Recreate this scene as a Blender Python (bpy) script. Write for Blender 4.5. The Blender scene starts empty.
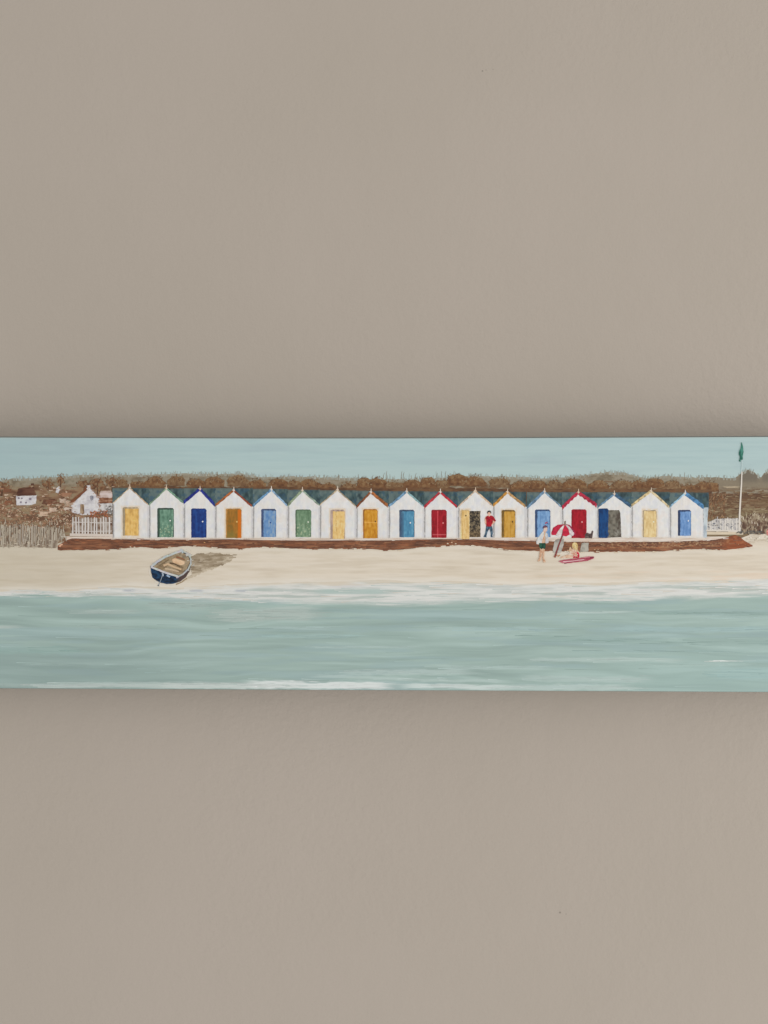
import bpy, math, random
import numpy as np
from mathutils import Vector, Euler, geometry

random.seed(7)
S = bpy.context.scene
COL = S.collection

# ------------------------------------------------------------------ camera
F = 800.0                       # focal length in pixels of a 768 x 1024 picture
DIST = 0.8                      # metres from lens to the canvas face
YAW, ROLL = math.radians(0.95), math.radians(0.07)
cam_d = bpy.data.cameras.new('camera')
cam_d.sensor_fit = 'VERTICAL'; cam_d.sensor_height = 24.0
cam_d.lens = 24.0 * F / 1024.0
cam_d.clip_start = 0.01; cam_d.clip_end = 50
cam = bpy.data.objects.new('camera', cam_d); COL.objects.link(cam)
ROT = Euler((0, 0, YAW)).to_matrix() @ Euler((math.radians(90), 0, 0)).to_matrix() @ Euler((0, 0, ROLL)).to_matrix()
AXIS = ROT @ Vector((0, 0, -1))
CAMLOC = -AXIS * DIST
cam.matrix_world = ROT.to_4x4()
cam.location = CAMLOC
S.camera = cam
RM = np.array(ROT); CL = np.array(CAMLOC)

def plane(px, py, depth=0.0):
    """measured picture coordinates -> metres on the vertical plane y = depth"""
    px = np.asarray(px, float); py = np.asarray(py, float)
    d = np.stack([px - 384.0, -(py - 512.0), np.full_like(px, -F)], -1) @ RM.T
    t = (depth - CL[1]) / d[..., 1]
    return CL[0] + t * d[..., 0], CL[2] + t * d[..., 2]

# ------------------------------------------------------------------ noise
def _h(ix, iy, seed):
    h = (ix.astype(np.int64) * 374761393 + iy.astype(np.int64) * 668265263 + seed * 974634247) & 0xffffffff
    h = ((h ^ (h >> 13)) * 1274126177) & 0xffffffff
    h = ((h ^ (h >> 16)) * 2246822519) & 0xffffffff
    return ((h ^ (h >> 15)) & 0xffffff) / float(0xffffff)

def vn(x, y, seed=0):
    x = np.asarray(x, float); y = np.asarray(y, float)
    ix = np.floor(x); iy = np.floor(y); fx = x - ix; fy = y - iy
    fx = fx * fx * (3 - 2 * fx); fy = fy * fy * (3 - 2 * fy)
    a = _h(ix, iy, seed); b = _h(ix + 1, iy, seed); c = _h(ix, iy + 1, seed); d = _h(ix + 1, iy + 1, seed)
    return (a * (1 - fx) + b * fx) * (1 - fy) + (c * (1 - fx) + d * fx) * fy

def fbm(x, y, seed=0, o=3):
    s = 0; a = 1; t = 0
    for i in range(o):
        s = s + a * vn(x * 2 ** i + 17 * i, y * 2 ** i + 31 * i, seed + i); t += a; a *= .55
    return s / t

def sst(a, b, x):
    t = np.clip((x - a) / (b - a), 0, 1); return t * t * (3 - 2 * t)

def ramp(n, cols):
    cols = np.array(cols, float); m = len(cols) - 1
    f = np.clip(n, 0, .9999) * m; i = f.astype(int); f = (f - i)[:, None]
    return cols[i] * (1 - f) + cols[i + 1] * f

def pal(cols, sx, sy, seed=0, gain=1.9, o=3):
    """paint mixed on the brush: a palette dragged in strokes sx by sy"""
    def f(x, y):
        n = fbm(x / sx, y / sy, seed, o)
        return ramp((n - .5) * gain + .5, cols)
    return f

def mix(a, b, m):
    return a * (1 - m[:, None]) + np.array(b, float) * m[:, None]

# ------------------------------------------------------------------ colours, materials
ILL = 0.765
def ds(c, k, m=1.0):
    """a greyer mix of the same paint"""
    c = np.asarray(c, float); g = c.mean(-1, keepdims=True)
    return (g + (c - g) * k) * m
def lin(c, ILL=ILL):
    c = np.clip(np.asarray(c, float) / 255.0, 0, 1)
    l = np.where(c <= .04045, c / 12.92, ((c + .055) / 1.055) ** 2.4)
    return np.clip(l / ILL, 0, .9)

def paint_mat(name, brush=(1, 1), bump=.25, rough=.55, weave=.12, vary=.05):
    m = bpy.data.materials.new(name); m.use_nodes = True
    n = m.node_tree.nodes; l = m.node_tree.links
    b = n['Principled BSDF']; b.inputs['Roughness'].default_value = rough
    b.inputs['Specular IOR Level'].default_value = .28
    at = n.new('ShaderNodeAttribute'); at.attribute_name = 'paint'
    tc = n.new('ShaderNodeTexCoord'); mp = n.new('ShaderNodeMapping')
    mp.inputs['Scale'].default_value = (900 * brush[0], 900, 900 * brush[1])
    l.new(tc.outputs['Object'], mp.inputs['Vector'])
    nz = n.new('ShaderNodeTexNoise'); nz.inputs['Scale'].default_value = 1; nz.inputs['Detail'].default_value = 4
    l.new(mp.outputs['Vector'], nz.inputs['Vector'])
    hs = n.new('ShaderNodeHueSaturation')
    mr = n.new('ShaderNodeMapRange'); mr.inputs['From Min'].default_value = .25; mr.inputs['From Max'].default_value = .75
    mr.inputs['To Min'].default_value = 1 - vary; mr.inputs['To Max'].default_value = 1 + vary
    l.new(nz.outputs['Fac'], mr.inputs['Value']); l.new(mr.outputs['Result'], hs.inputs['Value'])
    l.new(at.outputs['Color'], hs.inputs['Color']); l.new(hs.outputs['Color'], b.inputs['Base Color'])
    wv = n.new('ShaderNodeTexNoise'); wv.inputs['Scale'].default_value = 1300; wv.inputs['Detail'].default_value = 1
    l.new(tc.outputs['Object'], wv.inputs['Vector'])
    b1 = n.new('ShaderNodeBump'); b1.inputs['Strength'].default_value = weave; b1.inputs['Distance'].default_value = .0004
    l.new(wv.outputs['Fac'], b1.inputs['Height'])
    b2 = n.new('ShaderNodeBump'); b2.inputs['Strength'].default_value = bump; b2.inputs['Distance'].default_value = .0006
    l.new(nz.outputs['Fac'], b2.inputs['Height']); l.new(b1.outputs['Normal'], b2.inputs['Normal'])
    l.new(b2.outputs['Normal'], b.inputs['Normal'])
    return m

M_H = paint_mat('oil_paint_dragged_sideways', (.05, .9), .10, vary=.018)
M_V = paint_mat('oil_paint_dragged_upright', (.9, .15), .18, vary=.025)
M_D = paint_mat('oil_paint_dabbed', (.6, .6), .30, vary=.04)

# ------------------------------------------------------------------ the painting's frame of reference
u0, v0 = plane(384, 690.75)
ORIGIN = np.array([float(u0), 0.0, float(v0)])
painting = bpy.data.objects.new('painting', None); COL.objects.link(painting)
painting.location = ORIGIN; painting.empty_display_size = .1
painting['label'] = 'long unframed canvas painting of a row of beach huts hung on the beige wall'
painting['category'] = 'painting'

LEVEL = 0.00006                 # one coat of paint, metres
class Layer:
    """collects painted shapes; build() links them as ONE mesh"""
    def __init__(s): s.v = []; s.f = []; s.c = []; s.n = 0
    def add(s, px, py, z, faces, rgb):
        u, w = plane(px, py)
        s.v.append(np.stack([u - ORIGIN[0], -np.asarray(z, float) * np.ones_like(u), w - ORIGIN[2]], 1))
        s.c.append(lin(rgb)); s.f += [tuple(i + s.n for i in f) for f in faces]; s.n += len(u)
    # --- a filled outline with paint thickness
    def fill(s, poly, col, lev, sp=.75, wob=.3, seed=1, relief=.00003, smooth=False):
        P = np.array(poly, float)
        if smooth: P = chaikin(P)
        Q = densify(P, sp)
        if wob:
            Q = Q + wob * 2 * np.stack([fbm(Q[:, 0] / 2.1, Q[:, 1] / 2.1, seed + 50) - .5, fbm(Q[:, 0] / 2.1 + 9, Q[:, 1] / 2.1, seed + 90) - .5], 1)
        lo = Q.min(0); hi = Q.max(0)
        gx, gy = np.meshgrid(np.arange(lo[0] + sp / 2, hi[0], sp), np.arange(lo[1] + sp / 2, hi[1], sp))
        G = np.stack([gx.ravel(), gy.ravel()], 1)
        rng = np.random.default_rng(seed); G += (rng.random(G.shape) - .5) * sp * .5
        G = G[inside(G, Q)]
        allp = np.concatenate([Q, G])
        vs, es, fs, *_ = geometry.delaunay_2d_cdt([Vector(p) for p in allp], [], [list(range(len(Q)))], 1, 1e-5)
        V = np.array([(p.x, p.y) for p in vs])
        if not len(V): return s
        cnt = {}
        for f in fs:
            for a, b in zip(f, f[1:] + f[:1]): cnt[(a, b)] = 1
        bd = [(a, b) for (a, b) in cnt if (b, a) not in cnt]
        z = lev * LEVEL + relief * (fbm(V[:, 0] / 1.5, V[:, 1] / 3.0, seed + 7) - .3)
        rgb = np.asarray(col(V[:, 0], V[:, 1]), float)
        bi = sorted({i for e in bd for i in e}); k = {b: len(V) + j for j, b in enumerate(bi)}
        X = np.concatenate([V, V[bi]]) if bi else V
        Z = np.concatenate([z, np.full(len(bi), -.00002)])
        C = np.concatenate([rgb, rgb[bi]]) if bi else rgb
        s.add(X[:, 0], X[:, 1], Z, [tuple(f) for f in fs] + [(b, a, k[a], k[b]) for a, b in bd], C)
        return s
    # --- a band between two curves
    def band(s, x0, x1, top, bot, col, lev, dx=1.0, dy=.6, relief=.00004, seed=3):
        xs = np.arange(x0, x1 + dx, dx); t = top(xs); b = bot(xs)
        ny = max(3, int(np.max(b - t) / dy))
        r = np.linspace(0, 1, ny)[:, None]
        Y = t[None] * (1 - r) + b[None] * r; X = np.repeat(xs[None], ny, 0)
        z = lev * LEVEL + relief * (fbm(X / 9, Y / 1.3, seed + 7) - .3)
        z[0] = z[-1] = -.00002; z[:, 0] = z[:, -1] = -.00002
        nx = len(xs)
        fs = [(j * nx + i, (j + 1) * nx + i, (j + 1) * nx + i + 1, j * nx + i + 1) for j in range(ny - 1) for i in range(nx - 1)]
        x, y = X.ravel(), Y.ravel()
        s.add(x, y, z.ravel(), fs, col(x, y)); return s
    # --- one loaded brush stroke
    def stroke(s, pts, w, col, lev, taper=(1, .5)):
        P = np.array(pts, float); n = len(P)
        T = np.gradient(P, axis=0); T /= np.linalg.norm(T, axis=1)[:, None] + 1e-9
        N = np.stack([-T[:, 1], T[:, 0]], 1)
        ws = np.linspace(taper[0], taper[1], n)[:, None] * w / 2
        L = P + N * ws; R = P - N * ws
        X = np.stack([L, P, R], 1).reshape(-1, 2)
        z0 = lev * LEVEL + random.random() * .00004
        Z = np.tile([z0 - .00003, z0, z0 - .00003], n)
        fs = []
        for i in range(n - 1):
            for j in range(2):
                a = i * 3 + j; fs.append((a, a + 1, a + 4, a + 3))
        c = np.array(col, float)
        C = np.clip(c + (np.random.default_rng(len(s.v)).random((len(X), 1)) - .5) * 12, 0, 255)
        s.add(X[:, 0], X[:, 1], Z, fs, C); return s
    def build(s, name, parent, mat, label=None):
        V = np.concatenate(s.v); C = np.concatenate(s.c)
        base = np.array([(V[:, 0].min() + V[:, 0].max()) / 2, 0, V[:, 2].min()])
        me = bpy.data.meshes.new(name)
        me.from_pydata((V - base).tolist(), [], s.f)
        a = me.color_attributes.new('paint', 'FLOAT_COLOR', 'POINT')
        a.data.foreach_set('color', np.concatenate([C, np.ones((len(C), 1))], 1).ravel().astype(np.float32))
        me.polygons.foreach_set('use_smooth', [True] * len(me.polygons))
        me.materials.append(mat); me.update()
        o = bpy.data.objects.new(name, me); COL.objects.link(o)
        o.parent = parent
        q = parent; off = np.zeros(3)
        while q is not None and q is not painting: off += np.array(q['at']); q = q.parent
        o['at'] = [float(t) for t in base - off]
        o.location = base - off
        if label: o['label'] = label
        BUILT.append(o)
        return o
BUILT = []

def chaikin(P, it=2):
    for _ in range(it):
        N = np.roll(P, -1, 0); P = np.stack([P * .75 + N * .25, P * .25 + N * .75], 1).reshape(-1, 2)
    return P
def densify(P, sp):
    out = []
    for a, b in zip(P, np.roll(P, -1, 0)):
        k = max(1, int(np.linalg.norm(b - a) / sp))
        out += [a + (b - a) * i / k for i in range(k)]
    return np.array(out)
def inside(G, P):
    x, y = G[:, 0], G[:, 1]; r = np.zeros(len(G), bool)
    for (x0, y0), (x1, y1) in zip(P, np.roll(P, -1, 0)):
        if y0 == y1: continue
        r ^= ((y0 > y) != (y1 > y)) & (x < (x1 - x0) * (y - y0) / (y1 - y0) + x0)
    return r
def curve(*pts):
    P = np.array(pts, float)
    return lambda x: np.interp(x, P[:, 0], P[:, 1])
def blob(cx, cy, rx, ry, n=14, j=.15, seed=0):
    r = random.Random(seed)
    return [(cx + rx * math.cos(a) * (1 + r.uniform(-j, j)), cy + ry * math.sin(a) * (1 + r.uniform(-j, j))) for a in [2 * math.pi * i / n for i in range(n)]]
def rect(x0, y0, x1, y1): return [(x0, y0), (x1, y0), (x1, y1), (x0, y1)]

XL, XR = -62.0, 832.0           # the canvas runs past both edges of the picture
def top_edge(x): return np.interp(x, [XL, 0, 130, 260, 400, 510, 640, 768, XR], [436.2, 436.4, 437.0, 437.4, 437.3, 437.0, 436.4, 435.8, 435.6])
def bot_edge(x): return np.interp(x, [XL, 0, 260, 510, 768, XR], [688.5, 688.9, 690.2, 691.3, 692.6, 692.9])

# ------------------------------------------------------------------ canvas on its stretcher
DEPTH = 0.050
def build_canvas():
    xs = np.arange(XL, XR + 1, 4.0)
    ys = np.linspace(0, 1, 30)
    verts = []; faces = []
    R = .0022
    nx = len(xs)
    prof = [(0, DEPTH - .001), (0, R)] + [(R - R * math.cos(a), R - R * math.sin(a)) for a in (math.pi / 6, math.pi / 3, math.pi / 2)]
    # rings from the back edge over the rounded folded edge to the face
    ut, vt = plane(xs, top_edge(xs)); ub, vb = plane(xs, bot_edge(xs))
    ring = [(u, v, 0, 1) for u, v in zip(ut, vt)]
    nyv = 24
    ring += [(ut[-1] + (ub[-1] - ut[-1]) * t, vt[-1] + (vb[-1] - vt[-1]) * t, 1, 0) for t in np.linspace(0, 1, nyv)[1:-1]]
    ring += [(u, v, 0, -1) for u, v in zip(ub[::-1], vb[::-1])]
    ring += [(ub[0] + (ut[0] - ub[0]) * t, vb[0] + (vt[0] - vb[0]) * t, -1, 0) for t in np.linspace(0, 1, nyv)[1:-1]]
    n = len(ring)
    for ins, dep in prof:
        for (u, v, ax, az) in ring:
            verts.append((u - ax * ins - ORIGIN[0], dep, v - az * ins - ORIGIN[2]))
    for k in range(len(prof) - 1):
        for i in range(n):
            j = (i + 1) % n
            faces.append((k * n + i, k * n + j, (k + 1) * n + j, (k + 1) * n + i))
    faces.append(tuple((len(prof) - 1) * n + i for i in range(n)))
    faces.append(tuple(reversed(range(n))))
    me = bpy.data.meshes.new('canvas'); me.from_pydata(verts, [], faces); me.update()
    m = bpy.data.materials.new('primed_cotton_canvas'); m.use_nodes = True
    nt = m.node_tree; b = nt.nodes['Principled BSDF']
    b.inputs['Roughness'].default_value = .75
    tc = nt.nodes.new('ShaderNodeTexCoord'); nz = nt.nodes.new('ShaderNodeTexNoise'); nz.inputs['Scale'].default_value = 40
    rp = nt.nodes.new('ShaderNodeValToRGB')
    rp.color_ramp.elements[0].color = (.13, .15, .145, 1); rp.color_ramp.elements[1].color = (.19, .21, .20, 1)
    wv = nt.nodes.new('ShaderNodeTexNoise'); wv.inputs['Scale'].default_value = 1500
    bp = nt.nodes.new('ShaderNodeBump'); bp.inputs['Strength'].default_value = .3; bp.inputs['Distance'].default_value = .0004
    L = nt.links
    L.new(tc.outputs['Object'], nz.inputs['Vector']); L.new(nz.outputs['Fac'], rp.inputs['Fac']); L.new(rp.outputs['Color'], b.inputs['Base Color'])
    L.new(tc.outputs['Object'], wv.inputs['Vector']); L.new(wv.outputs['Fac'], bp.inputs['Height']); L.new(bp.outputs['Normal'], b.inputs['Normal'])
    me.materials.append(m)
    o = bpy.data.objects.new('canvas', me); COL.objects.link(o); o.parent = painting
    return o
build_canvas()

# ------------------------------------------------------------------ sky
def sky_col(x, y):
    n = fbm(x / 45, y / 2.2, 11, 4)
    c = ramp((n - .5) * .8 + .5, [(155, 176, 177), (161, 182, 183), (166, 186, 186), (160, 182, 186)])
    c = mix(c, (174, 190, 187), .4 * sst(458, 474, y))
    c = mix(c, (152, 169, 174), .35 * sst(.55, .75, fbm(x / 90, y / 14, 12)))
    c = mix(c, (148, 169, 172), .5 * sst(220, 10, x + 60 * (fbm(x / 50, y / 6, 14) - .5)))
    e = sst(2.6, .4, y - top_edge(x)) * .6
    return mix(c, (168, 172, 164), e)
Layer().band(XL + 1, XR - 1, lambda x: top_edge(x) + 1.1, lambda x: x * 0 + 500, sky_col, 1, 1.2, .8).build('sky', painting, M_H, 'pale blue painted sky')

# ------------------------------------------------------------------ sand
wall_bot = curve((-62, 546), (0, 546), (50, 549), (60, 550.5), (100, 549.8), (128, 548.4), (140, 547), (150, 548), (162, 548.6), (176, 547), (186, 546.2), (205, 547), (222, 548.6), (240, 549), (252, 547.6), (272, 547.4), (290, 548.4), (310, 549.2), (338, 549), (352, 548.2), (370, 549), (385, 550.3), (400, 550), (412, 548.4), (428, 546.8), (445, 545.6), (460, 545.2), (478, 545.8), (492, 547.8), (506, 549.8), (530, 551), (560, 551.4), (600, 552), (640, 552), (660, 551.4), (680, 549.8), (700, 549.2), (722, 550.2), (738, 548.8), (752, 546.6))
foam_top = curve((-62, 591), (0, 590), (30, 589), (60, 590.5), (95, 588), (130, 585.5), (150, 587), (180, 588), (215, 585.5), (256, 583.5), (290, 583), (330, 582), (384, 580.5), (420, 582), (450, 581), (480, 583), (512, 585), (560, 582.5), (610, 583), (650, 581.5), (690, 580.8), (730, 580), (768, 578.5), (832, 577))
def sand_col(x, y):
    n = fbm(x / 30, y / 2.6, 21, 4)
    c = ramp((n - .5) * 1.1 + .5, [(192, 180, 163), (203, 192, 175), (209, 199, 184), (202, 192, 177)])
    c = mix(c, (187, 174, 154), .35 * sst(.55, .72, fbm(x / 55, y / 4.5, 23)))
    c = mix(c, (208, 200, 186), .6 * sst(3.2, .3, np.abs(y - wall_bot(x) - 2.4)))
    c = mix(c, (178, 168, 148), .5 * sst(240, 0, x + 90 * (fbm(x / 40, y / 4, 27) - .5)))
    c = mix(c, (214, 209, 200), .6 * sst(7, 0, foam_top(x) - y + 5 * (fbm(x / 30, y / 2, 29) - .5)))
    c = mix(c, (209, 190, 170), .55 * sst(.5, .7, fbm(x / 40 + 5, y / 2.0, 25)) * sst(566, 574, y) * sst(500, 560, x))
    return c
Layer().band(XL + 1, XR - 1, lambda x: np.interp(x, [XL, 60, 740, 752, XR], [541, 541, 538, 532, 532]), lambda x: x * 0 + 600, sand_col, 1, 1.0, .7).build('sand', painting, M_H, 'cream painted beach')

# ------------------------------------------------------------------ sea with foam and dragged strokes
sea_top = curve((-62, 597), (0, 596), (40, 595), (90, 596.5), (130, 596), (170, 597.5), (215, 600), (256, 601), (320, 602.5), (384, 603), (440, 602.5), (470, 601), (512, 600.5), (560, 599), (600, 600), (640, 599.5), (665, 597.5), (690, 597), (720, 596.5), (768, 595), (832, 594))
STROKES = [  # x0, x1, y, half height, colour, strength
    (205, 330, 615, 7, (170, 183, 177), .75), (140, 230, 606, 5, (160, 177, 171), .5), (-62, 30, 629, 1.6, (176, 186, 180), .6),
    (66, 150, 613, 2.4, (164, 180, 175), .6), (76, 140, 628, 2.2, (156, 176, 171), .5), (-62, 90, 651, 4, (138, 167, 161), .6),
    (-62, 200, 640, 2.5, (125, 146, 142), .6), (60, 260, 658, 2.0, (124, 146, 142), .5), (90, 250, 672, 2.2, (126, 149, 145), .4),
    (10, 130, 665, 1.2, (152, 174, 169), .4), (40, 260, 685, 2.6, (176, 190, 186), .55), (-62, 60, 686, 1.6, (160, 178, 173), .4),
    (250, 372, 637, 2.0, (151, 178, 175), .6), (300, 420, 647, 1.0, (166, 187, 183), .6), (256, 340, 628, 1.4, (164, 186, 184), .6),
    (20, 190, 686.6, 2.0, (178, 190, 186), .6), (150, 300, 686.2, 2.8, (190, 199, 195), .8), (300, 520, 679, 1.6, (176, 194, 190), .5), (236, 402, 685.5, 3.9, (205, 211, 209), .95), (390, 520, 686, 2.4, (194, 205, 202), .85), (470, 640, 687, 3.2, (180, 196, 192), .6),
    (330, 480, 672, 3.0, (174, 192, 188), .6), (420, 560, 667, 2.0, (168, 189, 185), .5), (256, 420, 661, 2.0, (132, 156, 152), .5),
    (440, 560, 629, 2.2, (154, 180, 180), .6), (380, 520, 618, 1.4, (128, 155, 150), .5), (256, 400, 611, 1.0, (128, 154, 149), .6),
    (555, 645, 611.4, .9, (176, 193, 189), .7), (512, 700, 621, 2.6, (130, 156, 149), .5), (600, 780, 628, 3, (152, 180, 180), .55),
    (640, 832, 612, 2.4, (136, 162, 155), .5), (520, 690, 659, 2.2, (172, 190, 185), .55), (702, 733, 659.6, .9, (205, 213, 208), .9),
    (512, 832, 640, 4, (137, 163, 157), .5), (700, 832, 672, 7, (150, 180, 178), .6), (512, 660, 678, 3.4, (172, 190, 186), .5),
    (640, 740, 664, 1.2, (160, 184, 178), .5), (560, 768, 650, 1.6, (146, 172, 168), .5), (690, 832, 616, 1.4, (158, 182, 178), .5),
]
def sea_col(x, y):
    yy_ = y + 16 * (fbm(x / 110, y / 26, 37, 2) - .5)
    n = fbm(x / 95, yy_ / 5.5, 31, 3); n2 = fbm(x / 26, yy_ / 1.0, 35, 3)
    c = ramp((n - .5) * 1.7 + .5 + (n2 - .5) * .22, [(135, 158, 152), (142, 166, 159), (148, 172, 165), (156, 180, 174)])
    c = mix(c, (140, 166, 170), .4 * sst(.5, .7, fbm(x / 80, y / 6, 41)))
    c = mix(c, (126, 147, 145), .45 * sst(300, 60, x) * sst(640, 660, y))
    c = mix(c, (146, 176, 172), .4 * sst(500, 700, x) * sst(620, 680, y))
    jag = fbm(x / 9, y / .9, 43, 3)
    for i, (a, b, yy, h, col, k) in enumerate(STROKES):
        yc = yy + 1.6 * (fbm(x / 40, x * 0, 60 + i) - .5) * min(h, 2) + (x - 384) * .0035 + (0 if yy > 680 else ((i * 37 % 9) - 4) * .006 * (x - (a + b) / 2))
        m = sst(1.25, .55, np.abs(y - yc) / h + (jag - .5) * .9) * sst(0, 28, x - a) * sst(0, 28, b - x)
        dry = sst(.28, .5, fbm(x / 26, y / .8, 70 + i, 3) + .16)
        if sum(col) < 450: k *= .4
        c = mix(c, col, k * m * dry)
    c = ds(c, .85, 1.015)
    ft, st = foam_top(x), sea_top(x)
    wob = (fbm(x / 24, y / 1.6, 81, 4) - .5) * 7
    t = (y + wob - ft) / (st - ft)
    fm = sst(1.22, .82, t)
    foam = ramp((fbm(x / 34, y / 1.7, 83, 4) - .5) * 2 + .5, [(184, 188, 184), (198, 200, 196), (209, 209, 205), (199, 198, 195)])
    hollow = sst(.52, .66, fbm(x / 46, y / 2.8, 87, 3)) * sst(.2, .4, t) * sst(.95, .7, t)
    foam = mix(foam, (164, 174, 168), .8 * hollow)
    foam = mix(foam, (166, 170, 176), .7 * sst(1.6, .6, np.abs(y - 590.6 - (x - 180) * .004)) * (sst(8, 3, np.abs(x - 129)) + sst(9, 4, np.abs(x - 196)) + sst(8, 3, np.abs(x - 241))).clip(0, 1))
    foam = mix(foam, (164, 182, 177), .75 * sst(3.4, 1.6, np.abs(y - 591.5)) * sst(48, 22, np.abs(x - 352)))
    foam = mix(foam, (199, 186, 166), .75 * sst(.2, .0, t))
    return c * (1 - fm[:, None]) + foam * fm[:, None]
def sea_edge(x): return foam_top(x) - .6 + 1.6 * (fbm(x / 12, x * 0 + 3, 91) - .5)
SEA = Layer().band(XL + 1, XR - 1, sea_edge, lambda x: bot_edge(x) - .7, sea_col, 2, 1.0, .5, .00006)
def bristle(x, y, l, w, c, lev=3.2):
    x2 = min(x + l, XR - 2); sl = random.uniform(-.012, .018)
    SEA.stroke([(x + (x2 - x) * t, y + sl * (x2 - x) * t + .35 * math.sin(t * 3 + x)) for t in (0, .25, .5, .75, 1)], w, c, lev, (1, .15))
for a, b, yy, h, c, k in STROKES:                      # dry-brush hairs inside each dragged stroke
    if sum(c) < 450: continue
    for j in range(int(6 + h * (b - a) / 38)):
        x = random.uniform(a, b - 12); y = yy + (x - 384) * .0035 + random.gauss(0, .45) * h
        if y > bot_edge(x) - 1.6 or y < sea_top(x): continue
        t = random.uniform(.9, 1.05)
        bristle(x, y, random.uniform(8, 46), random.uniform(.3, .75), ds([v * t for v in c], .92, 1.0))
for j in range(130):
    x = random.uniform(XL + 4, XR - 40); y = random.uniform(float(sea_top(x)) + 1, 687)
    bristle(x, y, random.uniform(10, 60), random.uniform(.3, .6), ds(random.choice([(136, 159, 153), (142, 165, 159), (158, 181, 176), (166, 188, 184), (150, 174, 172)]), .95, 1.0))
for j in range(240):
    x = random.uniform(XL + 4, XR - 40); t = random.random()
    y = float(foam_top(x)) * (1 - t) + float(sea_top(x)) * t + random.uniform(-.5, 1.5)
    bristle(x, y, random.uniform(6, 36), random.uniform(.3, .9), random.choice([(204, 205, 202), (211, 210, 206), (196, 198, 194), (176, 187, 182), (198, 190, 177)]))
SEA.build('sea', painting, M_H, 'grey green painted sea with white foam')

# ------------------------------------------------------------------ far hillside
tree_top = curve((-62, 480), (0, 481), (9, 478.5), (30, 478), (60, 476.8), (80, 474.8), (100, 474.2), (130, 474.6), (160, 474.2), (185, 472.8), (200, 473.6), (222, 474), (240, 473), (252, 475), (262, 477), (290, 476), (320, 476.8), (350, 478), (380, 478.6), (410, 479), (440, 477.6), (460, 475.6), (490, 476), (520, 476.6), (545, 478), (575, 476), (592, 473.6), (606, 472), (624, 472.6), (645, 478), (665, 475.6), (690, 477), (715, 477), (735, 478), (741, 473), (745, 471), (748, 469), (751, 471), (755, 472.4), (758, 475.6), (761, 477.4), (764, 473), (768, 470.6), (790, 471), (832, 473))
def hill_top(x): return tree_top(x) + 1.6 * (fbm(x / 2.0, x * 0, 101, 2) - .5)
def hill_col(x, y):
    d = y - tree_top(x)
    n = fbm(x / 7, y / 3.4, 103, 4)
    c = ramp((n - .5) * 2.0 + .5, [(112, 100, 82), (131, 120, 101), (142, 132, 115), (124, 116, 98)])
    c = mix(c, (154, 154, 142), .6 * sst(3, 0, d))
    low = sst(.5, .64, fbm(x / 12, y / 4.5, 107, 3) + .03 * (d - 8) - .1)
    c = mix(c, (104, 74, 50), low * .8)
    r = sst(698, 712, x)                                   # bare field at the right-hand end
    f = ramp((fbm(x / 18, y / 1.6, 109, 4) - .5) * 2.4 + .5, [(92, 68, 48), (108, 84, 62), (124, 104, 78), (102, 78, 54)])
    f = mix(f, (84, 60, 44), .6 * sst(4, 1, np.abs(y - 497 - 2 * (fbm(x / 9, y * 0, 117) - .5))))
    f = mix(f, (126, 112, 86), .75 * sst(504, 511, y) * sst(.35, .6, fbm(x / 12, y / 1.4, 111)))
    f = mix(f, (128, 118, 101), sst(493, 486, y) * .9)
    f = mix(f, (196, 178, 150), .8 * sst(.9, .2, np.abs(y - 487.2 + (x - 728) * .02)) * sst(14, 7, np.abs(x - 728)))
    f = mix(f, (104, 96, 84), .85 * sst(.5, 2, d) * (sst(13, 6, np.abs(x - 749)) + sst(9, 3, np.abs(x - 768))).clip(0, 1) * sst(486, 478, y))
    c = c * (1 - r[:, None]) + f * r[:, None]
    g = sst(118, 106, x)                                   # heath round the cottages at the left-hand end
    h = ramp((fbm(x / 9, y / 3.0, 113, 4) - .5) * 2.3 + .5, [(98, 70, 52), (122, 92, 70), (138, 112, 86), (136, 120, 96)])
    gm = g * sst(483, 490, y + 3 * (fbm(x / 8, y * 0, 115) - .5))
    return c * (1 - gm[:, None]) + h * gm[:, None]
Layer().band(XL + 1, XR - 1, hill_top, lambda x: np.interp(x, [XL, 50, 70, 742, 756, XR], [546, 546, 540, 538, 533, 533]), hill_col, 3, .8, .7, .00006).build('hillside', painting, M_D, 'hazy brown painted hillside')

# feathery tree tops along the skyline
L = Layer()
for i in range(900):
    x = random.uniform(-58, 828)
    dens = .35 + .65 * float(vn(np.array([x / 17.0]), np.array([0.0]), 121)[0])
    if random.random() > dens: continue
    y = float(tree_top(x)); h = random.uniform(.6, 2.8)
    if 380 < x < 460 and random.random() < .4: h += random.uniform(1, 4)
    g = random.uniform(-10, 10)
    c = random.choice([(150, 150, 140), (154, 158, 150), (144, 138, 122), (148, 150, 142)])
    L.stroke([(x, y + 2.5), (x + random.uniform(-.3, .3), y - h * .4), (x + random.uniform(-.9, .9), y - h)], random.uniform(.4, 1.0), [t + g for t in c], 4, (1, .25))
for x, y, h in ((358, 478, 4), (383, 478, 5), (386, 477, 6), (401, 478, 7), (403, 477, 5), (415, 478, 5), (441, 477, 6), (445, 476, 5), (684, 478, 6), (372, 479, 4), (338, 478, 4)):
    L.stroke([(x, y + 3), (x + .4, y - h * .5), (x + random.uniform(.3, 1.8), y - h)], .55, (122, 104, 82), 4, (1, .3))
o = L.build('treetops', painting, M_D); o['kind'] = 'stuff'
L = Layer()
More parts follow.
